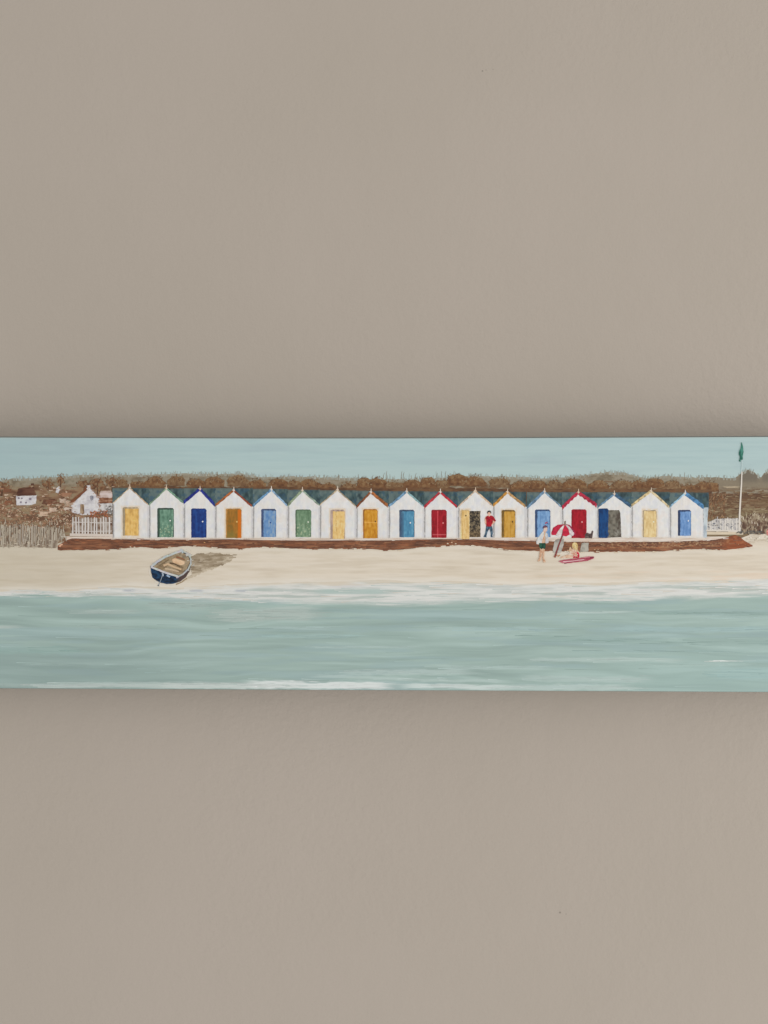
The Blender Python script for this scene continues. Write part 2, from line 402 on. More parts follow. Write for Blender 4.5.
for i in range(420):
    x = random.uniform(708, 829); y = random.uniform(487, 517); l = random.uniform(2, 8)
    t = (y - 487) / 30
    c = random.choice([(96, 70, 50), (116, 90, 66), (132, 114, 88), (84, 60, 44), (108, 80, 56)]) if t < .72 else random.choice([(136, 120, 92), (122, 104, 78), (146, 130, 104), (104, 82, 60)])
    if t < .22: c = random.choice([(132, 122, 106), (120, 106, 88), (142, 130, 112)])
    L.stroke([(x, y), (x + l / 2, y + random.uniform(-.6, .6)), (x + min(l, 831 - x), y + random.uniform(-.6, .6))], random.uniform(.7, 1.8), c, 4.4, (1, .4))
for i in range(160):
    x = random.uniform(704, 726); y = random.uniform(494, 520)
    L.stroke([(x, y), (x + .6, y - 1), (x + random.uniform(-.5, 1.5), y - random.uniform(1.4, 3))], random.uniform(.6, 1.3), random.choice([(112, 76, 50), (92, 62, 42), (134, 100, 70), (150, 120, 90), (120, 94, 72)]), 5.4, (1, .4))
o = L.build('scrub', painting, M_D, 'mottled brown painted scrub right of the huts'); o['kind'] = 'stuff'

# round brown bushes behind the huts
BUSH = [(120, 484, 8, 6), (137, 486, 8, 5), (154, 483, 9, 7), (177, 482, 7.5, 7), (196, 484, 9, 6), (215, 483, 9, 7), (238, 482.5, 10, 7.5), (256, 485, 8, 6), (279, 484, 10, 6), (295, 485.5, 8, 5), (311, 485, 9, 6), (327, 487, 8, 4.5), (348, 487, 8, 5), (365, 484.5, 8, 6.5), (377, 484.5, 8, 7), (395, 486.5, 9, 5.5), (412, 485, 9, 6.5), (427, 484, 8, 7), (442, 486, 8, 6), (457, 481.5, 10, 8), (476, 482.5, 10, 7.5), (500, 484, 10, 6.5), (520, 486.5, 9, 5.5), (536, 485.5, 10, 6), (555, 486, 9, 5.5), (576, 485, 11, 6.5), (599, 486, 9, 5.5), (622, 486, 10, 6), (640, 485.5, 9, 6), (654, 484.5, 9, 7), (672, 486.5, 9, 5.5), (706, 488, 12, 7), (688, 488, 8, 4)]
for i, (x, y, rx, ry) in enumerate(BUSH):
    def bc(X, Y, y=y, ry=ry, x=x, i=i):
        n = fbm(X / 2.6 + i, Y / 2.2, 131 + i, 4)
        tone = [(86, 56, 36), (106, 72, 45), (118, 85, 55), (132, 104, 72)] if i % 3 else [(92, 66, 44), (112, 84, 58), (122, 96, 68), (136, 114, 86)]
        c = ramp((n - .5) * 1.9 + .5, tone)
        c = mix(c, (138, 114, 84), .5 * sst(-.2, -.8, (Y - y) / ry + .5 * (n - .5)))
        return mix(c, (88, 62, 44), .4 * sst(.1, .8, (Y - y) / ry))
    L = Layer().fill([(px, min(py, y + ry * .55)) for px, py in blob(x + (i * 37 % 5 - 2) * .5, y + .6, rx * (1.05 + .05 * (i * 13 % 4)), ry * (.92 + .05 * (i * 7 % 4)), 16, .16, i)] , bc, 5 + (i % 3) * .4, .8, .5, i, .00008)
    for k in range(30):
        a = random.uniform(math.pi * .95, 2.05 * math.pi); q = random.uniform(.3, 1.05)
        px, py = x + rx * q * math.cos(a), y + ry * q * math.sin(a)
        L.stroke([(px, py), (px + random.uniform(-1, 1), py - .8), (px + random.uniform(-1.6, 1.6), py - random.uniform(.9, 2.0))], random.uniform(.5, 1.1),
                 random.choice([(118, 86, 56), (104, 74, 48), (136, 114, 86), (94, 66, 46)]), 6.5, (1, .4))
    L.build('bush', painting, M_D)
# brown undergrowth along the foot of the bushes
L = Layer()
L.band(112, 712, lambda x: 485.4 + .006 * (x - 112) + 3 * (fbm(x / 6, x * 0, 141) - .5), lambda x: x * 0 + 497, pal([(80, 56, 40), (98, 68, 46), (110, 80, 54), (96, 76, 56)], 6, 2.4, 143, 1.8), 6, .9, .8)
o = L.build('undergrowth', painting, M_D); o['kind'] = 'stuff'

# ------------------------------------------------------------------ cottages and heath at the left-hand end
WH = [(176, 172, 176), (196, 193, 195), (205, 203, 203), (190, 184, 182)]
def tree(x, y, rx, ry, seed):
    L = Layer().fill(blob(x, y, rx, ry, 14, .25, seed), pal([(84, 56, 40), (108, 74, 50), (128, 94, 66), (126, 108, 84)], 2.6, 2.0, 150 + seed, 2.3), 5, .8, .6, seed, .0001)
    for k in range(30):
        a = random.uniform(0, 6.28); q = random.uniform(.5, 1.5)
        px, py = x + rx * q * math.cos(a), y + ry * q * math.sin(a)
        L.stroke([(px, py), (px + random.uniform(-.6, .6), py - .9), (px + random.uniform(-1, 1), py - 1.8)], .8, random.choice([(124, 88, 60), (98, 68, 48), (138, 110, 82), (140, 128, 106)]), 6)
    t = L.build('tree', painting, M_D)
    Layer().stroke([(x, y + ry + 4), (x + .3, y + ry * .4), (x + .2, y - ry * .3)], 1.1, (76, 52, 38), 6.2, (1, .5)).build('trunk', t, M_V)
tree(97.5, 484.5, 8.5, 6.5, 1); tree(84, 484, 5, 4, 2); tree(60.5, 480.5, 3.2, 4.6, 3); tree(112, 483, 6, 5, 4); tree(48, 484, 6, 3.6, 5); tree(2, 487, 7, 5, 6)

# white cottage with a dark roof
h = Layer().fill([(16, 496), (36.8, 495.4), (36, 503.6), (30, 505), (16.6, 505.4)], pal(WH, 3, 2, 160), 5, .7, .4, 160).build('cottage', painting, M_D, 'small white painted cottage under a dark brown roof')
L = Layer().fill([(16.5, 495.8), (18.5, 488.6), (24, 487.4), (33.5, 487), (36.4, 495.2)], pal([(68, 40, 30), (88, 54, 40), (102, 70, 54)], 7, 1.4, 162), 6, .7, .4, 162); L.build('roof', h, M_H)
Layer().fill(rect(31.2, 483.4, 34, 488.4), pal([(80, 50, 36), (98, 64, 46)], 2, 2, 163), 6.4, .7, .3, 163).build('chimney', h, M_D)
for k, (x, y, a, b) in enumerate(((19, 498.2, 1, 1), (22, 498.2, 1.1, .8), (21, 502.2, 1.2, .9), (30.4, 499, 1.5, 1.3), (26.2, 502.6, 1, 1))):
    Layer().fill(blob(x, y, a, b, 8, .2, k), pal([(112, 104, 116), (142, 132, 142)], 1, 1, 165 + k), 6, .6, .15, k).build('window', h, M_D)
# white chimney far off
Layer().fill([(55.6, 492.6), (56.6, 488), (58.8, 486.4), (60.4, 487.4), (60, 490), (58.4, 493.4)], pal(WH, 2, 2, 168), 6, .7, .4, 168).build('chimney', painting, M_D, 'small white chimney beyond the heath')
# low brown roof
Layer().fill([(42, 503.5), (44, 499.4), (55, 499), (57, 503), (50, 506)], pal([(86, 54, 40), (112, 76, 58)], 6, 1.4, 169), 5, .7, .5, 169).build('roof', painting, M_H, 'low brown roof among the heath')
# gabled white cottage
h = Layer().fill([(71.5, 512.5), (71, 506), (73.5, 502.5), (80, 497), (86.5, 489.5), (87, 485.6), (90.2, 485.4), (91, 489), (95, 493), (98.5, 496.4), (99.6, 500), (99, 512), (93, 514.8), (82, 515)], pal(WH, 4, 2.6, 170), 6.2, .7, .5, 170, .00008).build('cottage', painting, M_D, 'white gabled painted cottage with a brown roof edge')
L = Layer()
for a, b, w in (((70.6, 503.2), (87, 489.2), 2.6), ((72.4, 501), (80, 494.4), 2.2), ((84, 490), (87.5, 486.6), 2.0)): L.stroke([a, ((a[0] + b[0]) / 2, (a[1] + b[1]) / 2 - .3), b], w, (112, 68, 44), 7.4, (1, .7))
L.stroke([(90.6, 488.4), (94, 491.2), (97.6, 494.4)], 1.1, (132, 108, 96), 7.4); L.build('roof', h, M_D)
Layer().fill(blob(92, 498, 1.9, 2.7, 9, .15, 3), pal([(104, 104, 116), (150, 148, 154)], 1.4, 1.4, 172), 7.4, .6, .2, 172).build('window', h, M_D)
Layer().fill(rect(80.4, 504.4, 84.4, 513.6), pal([(108, 86, 68), (150, 126, 100), (168, 148, 122)], 1.4, 4, 173), 7.4, .6, .4, 173).build('door', h, M_V)
L = Layer()
for k in range(48):
    a = random.choice([((71, 512), (73, 502)), ((73, 502), (88, 487)), ((91, 488), (99, 498)), ((99, 500), (99, 513)), ((72, 513), (98, 515))])
    t = random.random(); px = a[0][0] + (a[1][0] - a[0][0]) * t + random.gauss(0, .9); py = a[0][1] + (a[1][1] - a[0][1]) * t + random.gauss(0, .9)
    L.stroke([(px, py), (px + .8, py - .6), (px + random.uniform(1, 2), py - random.uniform(0, 1.4))], random.uniform(.6, 1.3), random.choice([(136, 100, 76), (176, 150, 132), (116, 80, 60), (150, 108, 82)]), 7.2, (1, .5))
L.build('ivy', h, M_D)
# lower wing beside it
h = Layer().fill([(98.6, 503.6), (112.6, 503), (112.6, 514), (99, 513)], pal([(160, 156, 152), (192, 188, 186), (200, 198, 196)], 2.4, 2, 175), 6, .7, .4, 175).build('cottage', painting, M_D, 'low white painted cottage wing with a pinkish roof')
L = Layer().fill([(100.6, 491), (112.4, 490.6), (112.4, 498), (99, 497.6)], pal([(172, 152, 142), (190, 172, 165), (198, 184, 180)], 5, 2, 176), 6, .7, .4, 176)
L.fill([(99, 497.6), (112.6, 498), (112.6, 503.2), (98.8, 503.4)], pal([(96, 60, 42), (124, 80, 56), (176, 144, 120)], 5, 1.2, 177), 6.2, .7, .4, 177); L.build('roof', h, M_H)
# heath: hundreds of short dabs
L = Layer()
HC = [(142, 102, 78), (158, 120, 94), (190, 163, 142), (126, 94, 72), (154, 138, 112), (172, 144, 120), (116, 86, 66), (164, 150, 126), (150, 110, 84)]
for i in range(1500):
    x = random.uniform(-58, 113); y = random.uniform(496, 527)
    if 14 < x < 40 and y < 507: continue
    if y < 504 and random.random() < .45: continue
    if 40 < x < 59 and y < 506: continue
    if 54 < x < 62 and y < 495: continue
    if x > 68 and y < 513 + random.uniform(0, 3): continue
    if x > 72 and y > 518: continue
    a = random.uniform(-.9, .9); l = random.uniform(1, 2.8)
    L.stroke([(x, y), (x + l * .5 * math.cos(a), y + l * .5 * math.sin(a) - .2), (x + l * math.cos(a), y + l * math.sin(a))], random.uniform(.6, 1.4), random.choice(HC), 6.8 + random.random(), (1, .5))
for i in range(110):
    x = random.uniform(90, 108); y = random.uniform(511, 518)
    L.stroke([(x, y), (x + .8, y - .5), (x + random.uniform(.8, 2), y + random.uniform(-.8, .8))], random.uniform(.6, 1.3), random.choice([(150, 84, 52), (128, 72, 46), (166, 108, 78), (98, 78, 66)]), 8)
for i in range(40):
    x = random.uniform(106, 112); y = random.uniform(506, 516)
    L.stroke([(x, y), (x + .5, y - .6), (x + 1, y - .4)], .9, random.choice([(96, 96, 92), (120, 116, 112), (78, 70, 64)]), 8)
for i in range(420):
    x = random.uniform(-58, 112); y = random.uniform(486, 512)
    if 14 < x < 39 and 487 < y < 506: continue
    if x > 68 and y > 488: continue
    c = random.choice([(150, 128, 104), (172, 148, 126), (134, 100, 74), (116, 82, 58), (190, 168, 148), (146, 134, 112), (158, 116, 90), (98, 68, 50)])
    l = random.uniform(1, 4)
    L.stroke([(x, y), (x + l / 2, y - random.uniform(-.4, .6)), (x + l, y + random.uniform(-.5, .5))], random.uniform(.6, 1.8), c, 6.4 + random.random(), (1, .5))
for x, y, w_, c in ((4, 490, 9, (118, 76, 54)), (-20, 492, 12, (122, 80, 58)), (46, 501, 12, (112, 74, 54)), (62, 494, 10, (150, 110, 86)), (60, 500, 8, (186, 166, 150)), (5, 502, 8, (128, 84, 60)), (64, 508, 7, (192, 176, 162)), (50, 509, 7, (196, 172, 152)), (22, 509, 10, (142, 120, 92)), (40, 513, 9, (190, 164, 142)), (-40, 500, 10, (180, 164, 150)), (66, 503, 6, (176, 150, 130))):
    for k in range(5): L.stroke([(x + random.uniform(-1, 1), y + k * .8 - 1), (x + w_ / 2, y + k * .8 - 1 + random.uniform(-.5, .5)), (x + w_ + random.uniform(-2, 2), y + k * .8 - 1)], random.uniform(.7, 1.3), c, 7.6, (1, .5))
o = L.build('heath', painting, M_D, 'reddish brown painted heath round the cottages'); o['kind'] = 'stuff'

# grey paling fence at the left edge of the beach
L = Layer().fill([(XL + 1, 525), (20, 526), (55, 527), (64, 530), (66, 537), (58, 542), (56, 548), (30, 547), (XL + 1, 546)], pal([(118, 102, 88), (138, 122, 106), (150, 137, 120), (162, 150, 132)], 1.3, 7, 180, 2.2), 6, .9, .8, 180, .0001)
x = -60.0
while x < 64:
    y0 = 525 + random.uniform(-1.5, 3) + max(0, x - 40) * .12; y1 = 546.5 + random.uniform(-4, 2) - max(0, x - 52) * .9
    c = random.choice([(174, 164, 148), (162, 152, 137), (180, 171, 156), (154, 143, 127), (168, 158, 146)])
    L.stroke([(x, y0), (x + random.uniform(-.5, .5), (y0 + y1) / 2), (x + random.uniform(-.5, .5), y1)], random.uniform(.5, 1.4), c, 8 + random.random(), (1, .8))
    if random.random() < .45:
        L.stroke([(x + 1.2, y0 + 1), (x + 1.3, (y0 + y1) / 2), (x + 1.1, y1 - random.uniform(2, 6))], random.uniform(.5, 1.1), random.choice([(100, 84, 70), (112, 94, 78), (122, 100, 80)]), 9, (1, .5))
    x += random.uniform(1.0, 2.3)
for i in range(300):
    x = random.uniform(-60, 66); y = random.uniform(523, 546)
    if x > 56 and y > 540: continue
    L.stroke([(x, y), (x + random.uniform(-.4, .4), y - 1.5), (x + random.uniform(-.8, .8), y - random.uniform(2, 6))], random.uniform(.5, 1.2), random.choice([(184, 174, 158), (150, 138, 122), (112, 94, 78), (168, 152, 132), (96, 78, 62), (176, 160, 140), (140, 112, 90)]), 9.4 + random.random() * .6, (1, .4))
for i in range(60):
    x = random.uniform(-58, 58); y = random.uniform(540, 548)
    L.stroke([(x, y), (x + 1.5, y - .2), (x + 3, y + random.uniform(-.4, .4))], .9, random.choice([(178, 166, 148), (196, 184, 166), (160, 144, 124)]), 9.3)
L.build('paling_fence', painting, M_V, 'weathered grey painted paling fence')

# white picket fence beside the first hut
L = Layer().fill([(72, 518), (112.4, 517), (112.4, 533), (71, 534)], pal([(92, 66, 52), (120, 96, 80), (150, 136, 124), (166, 156, 146)], 2.4, 4, 184, 2.2), 6, .9, .5, 184)
for i, x in enumerate(np.arange(73, 112, 3.05)):
    x += random.uniform(-.5, .5)
    L.stroke([(x + random.uniform(-.3, .3), 517.4 + random.uniform(-.8, 1.2)), (x, 525), (x + random.uniform(-.2, .2), 534)], random.uniform(.9, 1.5), random.choice([(204, 198, 194), (192, 186, 182), (208, 204, 200)]), 8.4, (.8, 1))
for x0, x1, y in ((73, 90, 522), (90, 112, 522.6), (74, 112, 531)):
    L.stroke([(x0, y), ((x0 + x1) / 2, y + .3), (x1, y)], .9, (196, 188, 182), 8.8, (1, .8))
L.stroke([(70, 534.6), (90, 535), (113, 535.4)], 2.6, (200, 188, 178), 9, (1, 1))
L.stroke([(64, 534), (66, 538), (67, 543)], 1.0, (180, 172, 158), 9); L.stroke([(60, 533), (62, 538), (62, 543)], 1.0, (172, 164, 148), 9); L.stroke([(61, 536.4), (66, 536.6), (70, 536.2)], .8, (186, 176, 162), 9.2)
L.build('picket_fence', painting, M_V, 'white painted picket fence left of the yellow doored hut')

# ------------------------------------------------------------------ promenade and brick sea wall
prom_top = 536.2
Layer().band(66, 737, lambda x: x * 0 + prom_top + .4 * (fbm(x / 8, x * 0, 190) - .5), lambda x: x * 0 + 542.5, pal([(184, 166, 150), (204, 190, 176), (210, 200, 190), (196, 172, 156)], 14, 1.0, 191), 7, .9, .6).build('promenade', painting, M_H)
wt = curve((57, 546), (62, 543), (67, 539.6), (72, 538), (110, 538.6), (150, 539.2), (200, 539.4), (230, 538.8), (260, 539.8), (300, 540.2), (350, 540), (380, 540.2), (440, 538.8), (470, 539), (500, 540), (530, 540.6), (560, 541.2), (600, 541.6), (650, 541.6), (690, 540.6), (715, 539.4), (728, 536.6), (735, 534.6), (740, 536.8), (744, 540.4), (752, 545))
def bw_col(x, y):
    n = fbm(x / 13, y / 1.5, 195, 4)
    c = ramp((n - .5) * 2.3 + .5, [(86, 56, 42), (108, 68, 47), (124, 80, 56), (138, 95, 68)])
    c = mix(c, (92, 60, 46), .55 * sst(2.6, .4, y - wt(x)))
    c = mix(c, (168, 100, 64), .5 * sst(.62, .75, fbm(x / 7, y / .9, 197)))
    r = sst(590, 610, x)                                   # pebbly stretch towards the right
    s = sst(.52, .68, fbm(x / 1.5, y / .9, 199, 2)) * sst(8, 5, y - wt(x))
    c = mix(c, (172, 142, 106), .6 * r * s)
    c = mix(c, (76, 48, 40), .5 * r * sst(.55, .7, fbm(x / 2.4, y / 1.0, 201, 2)) * sst(6, 3, y - wt(x)))
    return mix(c, (150, 70, 34), .5 * sst(715, 735, x))
def wbot(x): return wall_bot(x) + .9 * (fbm(x / 3.2, x * 0, 203, 3) - .5)
L = Layer().band(57.5, 752, wt, wbot, bw_col, 8.5, .7, .6, .00010)
for i in range(420):
    x = random.uniform(62, 748); a, b = float(wt(x)), float(wall_bot(x))
    if b - a < 2: continue
    y = random.uniform(a + .8, b - .4); pebble = x > 592 and random.random() < .6
    c = random.choice([(176, 140, 104), (150, 112, 84), (74, 48, 42), (196, 166, 130), (96, 66, 56)]) if pebble else random.choice([(98, 64, 48), (128, 84, 60), (116, 72, 50), (142, 100, 72), (90, 60, 46), (112, 80, 64)])
    l = random.uniform(.8, 2) if pebble else random.uniform(2, 9)
    L.stroke([(x, y), (x + l / 2, y + random.uniform(-.3, .3)), (x + l, y + random.uniform(-.3, .3))], random.uniform(.5, 1.1), c, 10.0, (1, .4))
for i in range(60):
    x = random.uniform(60, 750); y = float(wall_bot(x)) + random.uniform(-.5, .5)
    L.stroke([(x, y), (x + 2, y + random.uniform(-.6, .4)), (x + random.uniform(3, 6), y + .2)], random.uniform(.6, 1.4), random.choice([(204, 190, 168), (206, 196, 178), (130, 78, 50), (112, 66, 44)]), 10.2, (1, .4))
for i in range(46):
    x = random.uniform(75, 735); y = float(wt(x)) + random.uniform(-.4, .8)
    L.stroke([(x, y), (x + 2, y + .2), (x + random.uniform(3, 7), y)], random.uniform(.5, 1.0), random.choice([(200, 184, 168), (206, 196, 186), (176, 150, 136)]), 10.4, (1, .4))
L.stroke([(59.6, 546.6), (61.4, 544.6), (63, 544.4)], 2.6, (204, 160, 132), 10.5, (.8, .5))
for x, y, c in ((447, 543.6, (208, 196, 176)), (451, 542.6, (206, 170, 140)), (455, 543.8, (200, 184, 160)), (452, 545.6, (196, 180, 156)), (204, 542.6, (190, 140, 90)), (130, 547, (206, 190, 170)), (134, 547.2, (206, 190, 170))):
    L.stroke([(x, y), (x + .8, y - .2), (x + 1.6, y + .2)], 1.1, c, 10.5)
L.build('sea_wall', painting, M_H, 'rust brown painted sea wall under the huts')

# ------------------------------------------------------------------ the seventeen beach huts
N_ = None
#   left, right, apex x, apex y, eave y left, eave y right, roof top, board left, board right, board width L/R, label
HUTS = [
 (113, 148.2, 129.8, 488.4, 503.4, 504.6, 487.8, (206, 184, 158), (190, 164, 134), .8, .9),
 (149.2, 183.4, 166.3, 489.2, 505, 502.6, 488.2, (128, 154, 128), (116, 152, 130), 1.3, 1.3),
 (183.9, 214.8, 200, 490.0, 502.8, 505.2, 488, (34, 46, 128), (40, 50, 136), 2.4, 2.8),
 (215.4, 252, 233.7, 491.2, 505.6, 506.4, 488, (160, 92, 48), (144, 72, 50), 1.9, 1.6),
 (253, 287, 271.3, 490.4, 506, 505.4, 488.8, (98, 138, 172), (142, 174, 202), 1.9, 1.5),
 (287.8, 319.2, 302.3, 491.2, 505.6, 505, 489.6, (134, 148, 122), (146, 164, 148), 2.2, 1.4),
 (319.9, 355.4, 337.4, 490.4, 505, 506, 490.2, (186, 168, 140), (184, 166, 138), 1.0, 1.0),
 (356.4, 388, 370.8, 493.0, 507.2, 506.2, 490.6, (128, 74, 42), (160, 96, 52), 2.0, 2.4),
 (388.8, 423.4, 406.6, 492.4, 506.6, 506.2, 491, (112, 148, 176), (136, 172, 176), 2.0, 1.4),
 (424, 457, 440.2, 493.0, 507.4, 507.0, 491.4, (178, 52, 62), (184, 46, 58), 2.1, 1.9),
 (458, 492.4, 475.2, 491.6, 507, 505.6, 491.2, (212, 188, 166), (204, 176, 148), 1.3, 1.3),
 (493.2, 525, 507.2, 493.0, 505.8, 506.4, 491.6, (192, 138, 62), (186, 146, 96), 2.2, 2.0),
 (527, 561, 544.3, 492.4, 508, 506.8, 492, (104, 134, 160), (128, 156, 178), 2.4, 1.3),
 (562, 596.4, 578.1, 493.2, 508, 505.6, 492, (170, 38, 62), (170, 40, 64), 2.5, 2.5),
 (597.2, 630.6, 614, 495.0, 507.6, 506.4, 492, (92, 124, 150), (62, 94, 122), 1.5, 2.6),
 (631.4, 669, 650.7, 492.0, 505.8, 507.2, 491.8, (206, 184, 140), (202, 184, 148), 2.0, 1.8),
 (669.6, 703.2, 684.7, 494.2, 507, 507.4, 492.4, (148, 184, 208), (74, 122, 164), 1.4, 3.0)]
# doors: x0, y0, x1, y1, palette, reveal colour, knob (x, y, colour)
DOORS = [
 (123.4, 507.6, 138, 535.4, [(192, 146, 70), (214, 168, 84), (222, 180, 102)], (164, 148, 122), (134.4, 520.4, (232, 190, 110))),
 (158, 508.4, 173, 537, [(66, 108, 86), (84, 130, 104), (104, 148, 122)], (52, 72, 62), (170.4, 520.6, (214, 222, 210))),
 (191.8, 509, 205.6, 537.4, [(20, 48, 116), (26, 62, 134), (34, 78, 152)], (28, 44, 104), (202.8, 521.6, (206, 212, 224))),
 (226.4, 509, 240.6, 537.8, [(134, 98, 30), (158, 102, 26), (172, 112, 30)], (166, 124, 70), (237, 521.8, (232, 180, 110))),
 (261.8, 509.4, 275.2, 536.8, [(72, 118, 176), (92, 138, 190), (126, 152, 178)], (58, 72, 104), (270.6, 522.6, (40, 70, 130))),
 (296, 510, 310.2, 536.8, [(78, 112, 78), (94, 130, 94), (116, 146, 112)], (72, 92, 72), (308.2, 522, (208, 214, 196))),
 (331, 510.2, 344, 538.6, [(206, 164, 92), (218, 180, 108), (224, 192, 130)], (168, 146, 136), N_),
 (363.6, 509.6, 376.6, 538, [(188, 118, 16), (206, 138, 22), (216, 154, 48)], (150, 96, 34), (375.4, 521.4, (96, 58, 24))),
 (399.8, 510.2, 413.4, 537, [(58, 120, 158), (70, 138, 174), (88, 152, 184)], (60, 80, 104), (410.3, 522.8, (222, 228, 232))),
 (432.2, 510.2, 446, 537.6, [(140, 14, 28), (168, 20, 36), (182, 34, 48)], (140, 30, 40), (443, 523, (226, 130, 130))),
 (461.2, 510.2, 468.8, 538.8, [(196, 156, 86), (214, 176, 108), (222, 190, 130)], (204, 180, 140), (465.8, 515.6, (98, 80, 44))),
 (502.4, 510.4, 514.6, 537.4, [(180, 126, 34), (202, 148, 48), (208, 158, 66)], (116, 88, 40), (512.4, 521.8, (86, 62, 24))),
 (535.8, 510, 549.6, 537, [(84, 130, 184), (106, 152, 202), (122, 162, 206)], (54, 76, 112), N_),
 (572.2, 509.8, 585.8, 537.8, [(144, 10, 30), (172, 16, 38), (186, 24, 44)], (140, 20, 36), (581.8, 522, (236, 150, 150))),
 (599.2, 509, 607.8, 537.6, [(12, 50, 100), (14, 66, 122), (20, 78, 138)], (24, 56, 100), N_),
 (643.4, 510.6, 655.8, 537, [(198, 166, 106), (212, 184, 126), (220, 196, 144)], (162, 146, 120), (653.4, 521.8, (240, 222, 190))),
 (678.6, 510.4, 690.2, 535.6, [(70, 116, 178), (86, 132, 192), (108, 150, 204)], (44, 60, 92), (688, 520.8, (226, 232, 238)))]
NAMES = ['mustard yellow door', 'sage green door and pale tan roof edge', 'deep navy door and navy roof edge', 'brown and orange door', 'pale blue door and blue roof edge',
         'moss green door', 'pale straw yellow door', 'amber orange door', 'teal blue door', 'red door with a panel line', 'half open cream door and dark doorway',
         'ochre door right of the man in red', 'sky blue door behind the man in white', 'crimson door and scalloped crimson roof edge', 'open navy door and grey doorway', 'pale cream door and cream roof edge', 'blue door at the end of the row']
for i, (H, D, nm) in enumerate(zip(HUTS, DOORS, NAMES)):
    l, r, ax, ay, el, er, rt, cL, cR, wL, wR = H
    wL *= 1.32; wR *= 1.32
    by = 538.2 if i < 11 else 537.8
    sd = 300 + 13 * i
    cream = D[:4] if i in (0, 3, 6, 7, 10, 11, 15) else None
    def wcol(x, y, l=l, r=r, sd=sd, el=el, by=by, cream=cream):
        n = fbm(x / 1.8, y / 9, sd, 3); n2 = fbm(x / 7, y / 8, sd + 3, 2)
        c = ramp((n - .5) * 1.1 + .5, [(203, 202, 200), (213, 212, 210), (219, 217, 215)])
        c = mix(c, (192, 195, 201), .35 * sst(.52, .7, n2)); c = mix(c, (205, 194, 183), .3 * sst(.5, .3, n2))
        b1 = fbm(x / 3.2, y / 4.2, sd + 8, 2); b2 = fbm(x / 2.6, y / 3.4, sd + 9, 2)
        c = mix(c, (214, 201, 195), .35 * sst(.56, .74, b1)); c = mix(c, (201, 201, 211), .4 * sst(.44, .28, b1))
        c = mix(c, (202, 206, 200), .3 * sst(.58, .74, b2)); c = mix(c, (217, 214, 208), .5 * sst(.42, .26, b2))
        if cream is not None:
            q = np.maximum(np.maximum(cream[0] - x, x - cream[2]), cream[1] - y)
            c = mix(c, (208, 188, 162), .75 * sst(2.6, 1.2, q) * sst(.3, .6, fbm(x / 1.6, y / 3, sd + 11) + .1))
        c = mix(c, (140, 138, 137), .85 * sst(1.6, .6, np.abs(x - l - .3 - .5 * (fbm(y / 6, y * 0, sd + 12) - .5))) * sst(el - 1, el + 2, y) * sst(.2, .45, fbm(x / 3, y / 6, sd + 5) + .12))
        c = mix(c, (176, 174, 177), .5 * sst(1.3, .3, r - x) * sst(el, el + 4, y))
        return mix(c, (206, 196, 184), .5 * sst(2.2, .4, by - y))
    rw = HUTS[i + 1][0] + .25 if i < 16 else r
    wall_o = Layer().fill([(l, el), (ax, ay), (r, er), (rw, er + .8), (rw, by), (l - .1, by)], wcol, 9.6, .75, .42, sd, .00006).build('beach_hut', painting, M_V, 'white painted beach hut with ' + nm)
    def rcol(x, y, ax=ax, sd=sd, rt=rt):
        n = fbm(x / 2.6, y / 4.5, sd + 20, 3)
        c = ramp((n - .5) * 1.9 + .46, [(40, 56, 60), (54, 74, 77), (68, 89, 90), (90, 104, 101)])
        c = mix(c, (98, 113, 111), .78 * sst(.5, -1.5, x - ax) * sst(.15, .5, fbm(x / 4, y / 6, sd + 23)))
        c = mix(c, (48, 78, 100), .55 * sst(.54, .68, fbm(x / 4, y / 3, sd + 24)))
        return mix(c, (92, 84, 74), .5 * sst(1.8, .1, y - rt))
    xr = r + 1 if i < 16 else 708.6
    Layer().fill([(l - .4, rt), (xr, rt + .1), (xr, max(er, 507 if i == 16 else er) + 1.5), (l - .4, el + 1.5)], rcol, 7.6, .8, .35, sd + 1, .00008).build('roof', wall_o, M_V)
    if i == 16:
        Layer().fill([(703.2, 507.6), (708.2, 507.4), (707.2, 518), (706.6, 537.8), (703.2, 537.8)], pal([(150, 160, 168), (176, 186, 192), (190, 198, 200)], 2, 6, 288), 9.4, .7, .3, 288).build('side_wall', wall_o, M_V)
    # bargeboards follow the gable; the crimson ones are scalloped
    for (ex, ey, c, w, q) in ((l, el, cL, wL, -1), (r, er, cR, wR, 1)):
        L = Layer(); k = 9
        ps = [(ax + (ex - ax) * t / k, ay - .5 + (ey - ay + .7) * t / k) for t in range(k + 1)]
        up = [(x + random.uniform(-.2, .2), y - w * .72) for x, y in ps]
        dn = [(x + random.uniform(-.2, .2), y + w * .42 + (0.9 if (i == 13 and t % 2) else 0)) for t, (x, y) in enumerate(ps)]
        c = tuple(ds(c, 1.0, .95)); dk = tuple(v * .78 for v in c); lt = tuple(min(255, v * 1.12 + 6) for v in c)
        L.fill(up + dn[::-1], pal([dk, c, lt], 1.6, 1.6, sd + 30 + q, 2.4), 11, .6, .4, sd + 30 + q)
        L.build('bargeboard', wall_o, M_D)
    # finial
    fc = random.choice([(208, 190, 172), (214, 204, 194), (204, 182, 160)])
    L = Layer().stroke([(ax + .2, ay + .3), (ax + .3, ay - 1.8), (ax + .2 + random.uniform(-.2, .3), ay - 4.4)], 1.1, fc, 12, (1.2, .5))
    L.stroke([(ax - 1.4, ay - 1.1 + random.uniform(-.3, .3)), (ax + .2, ay - 1.4), (ax + 1.5, ay - .9)], .8, fc, 12.2, (.8, .8)); L.build('finial', wall_o, M_D)
    # door, its shaded reveal and its knob
    x0, y0, x1, y1, pl, rev, kb = D
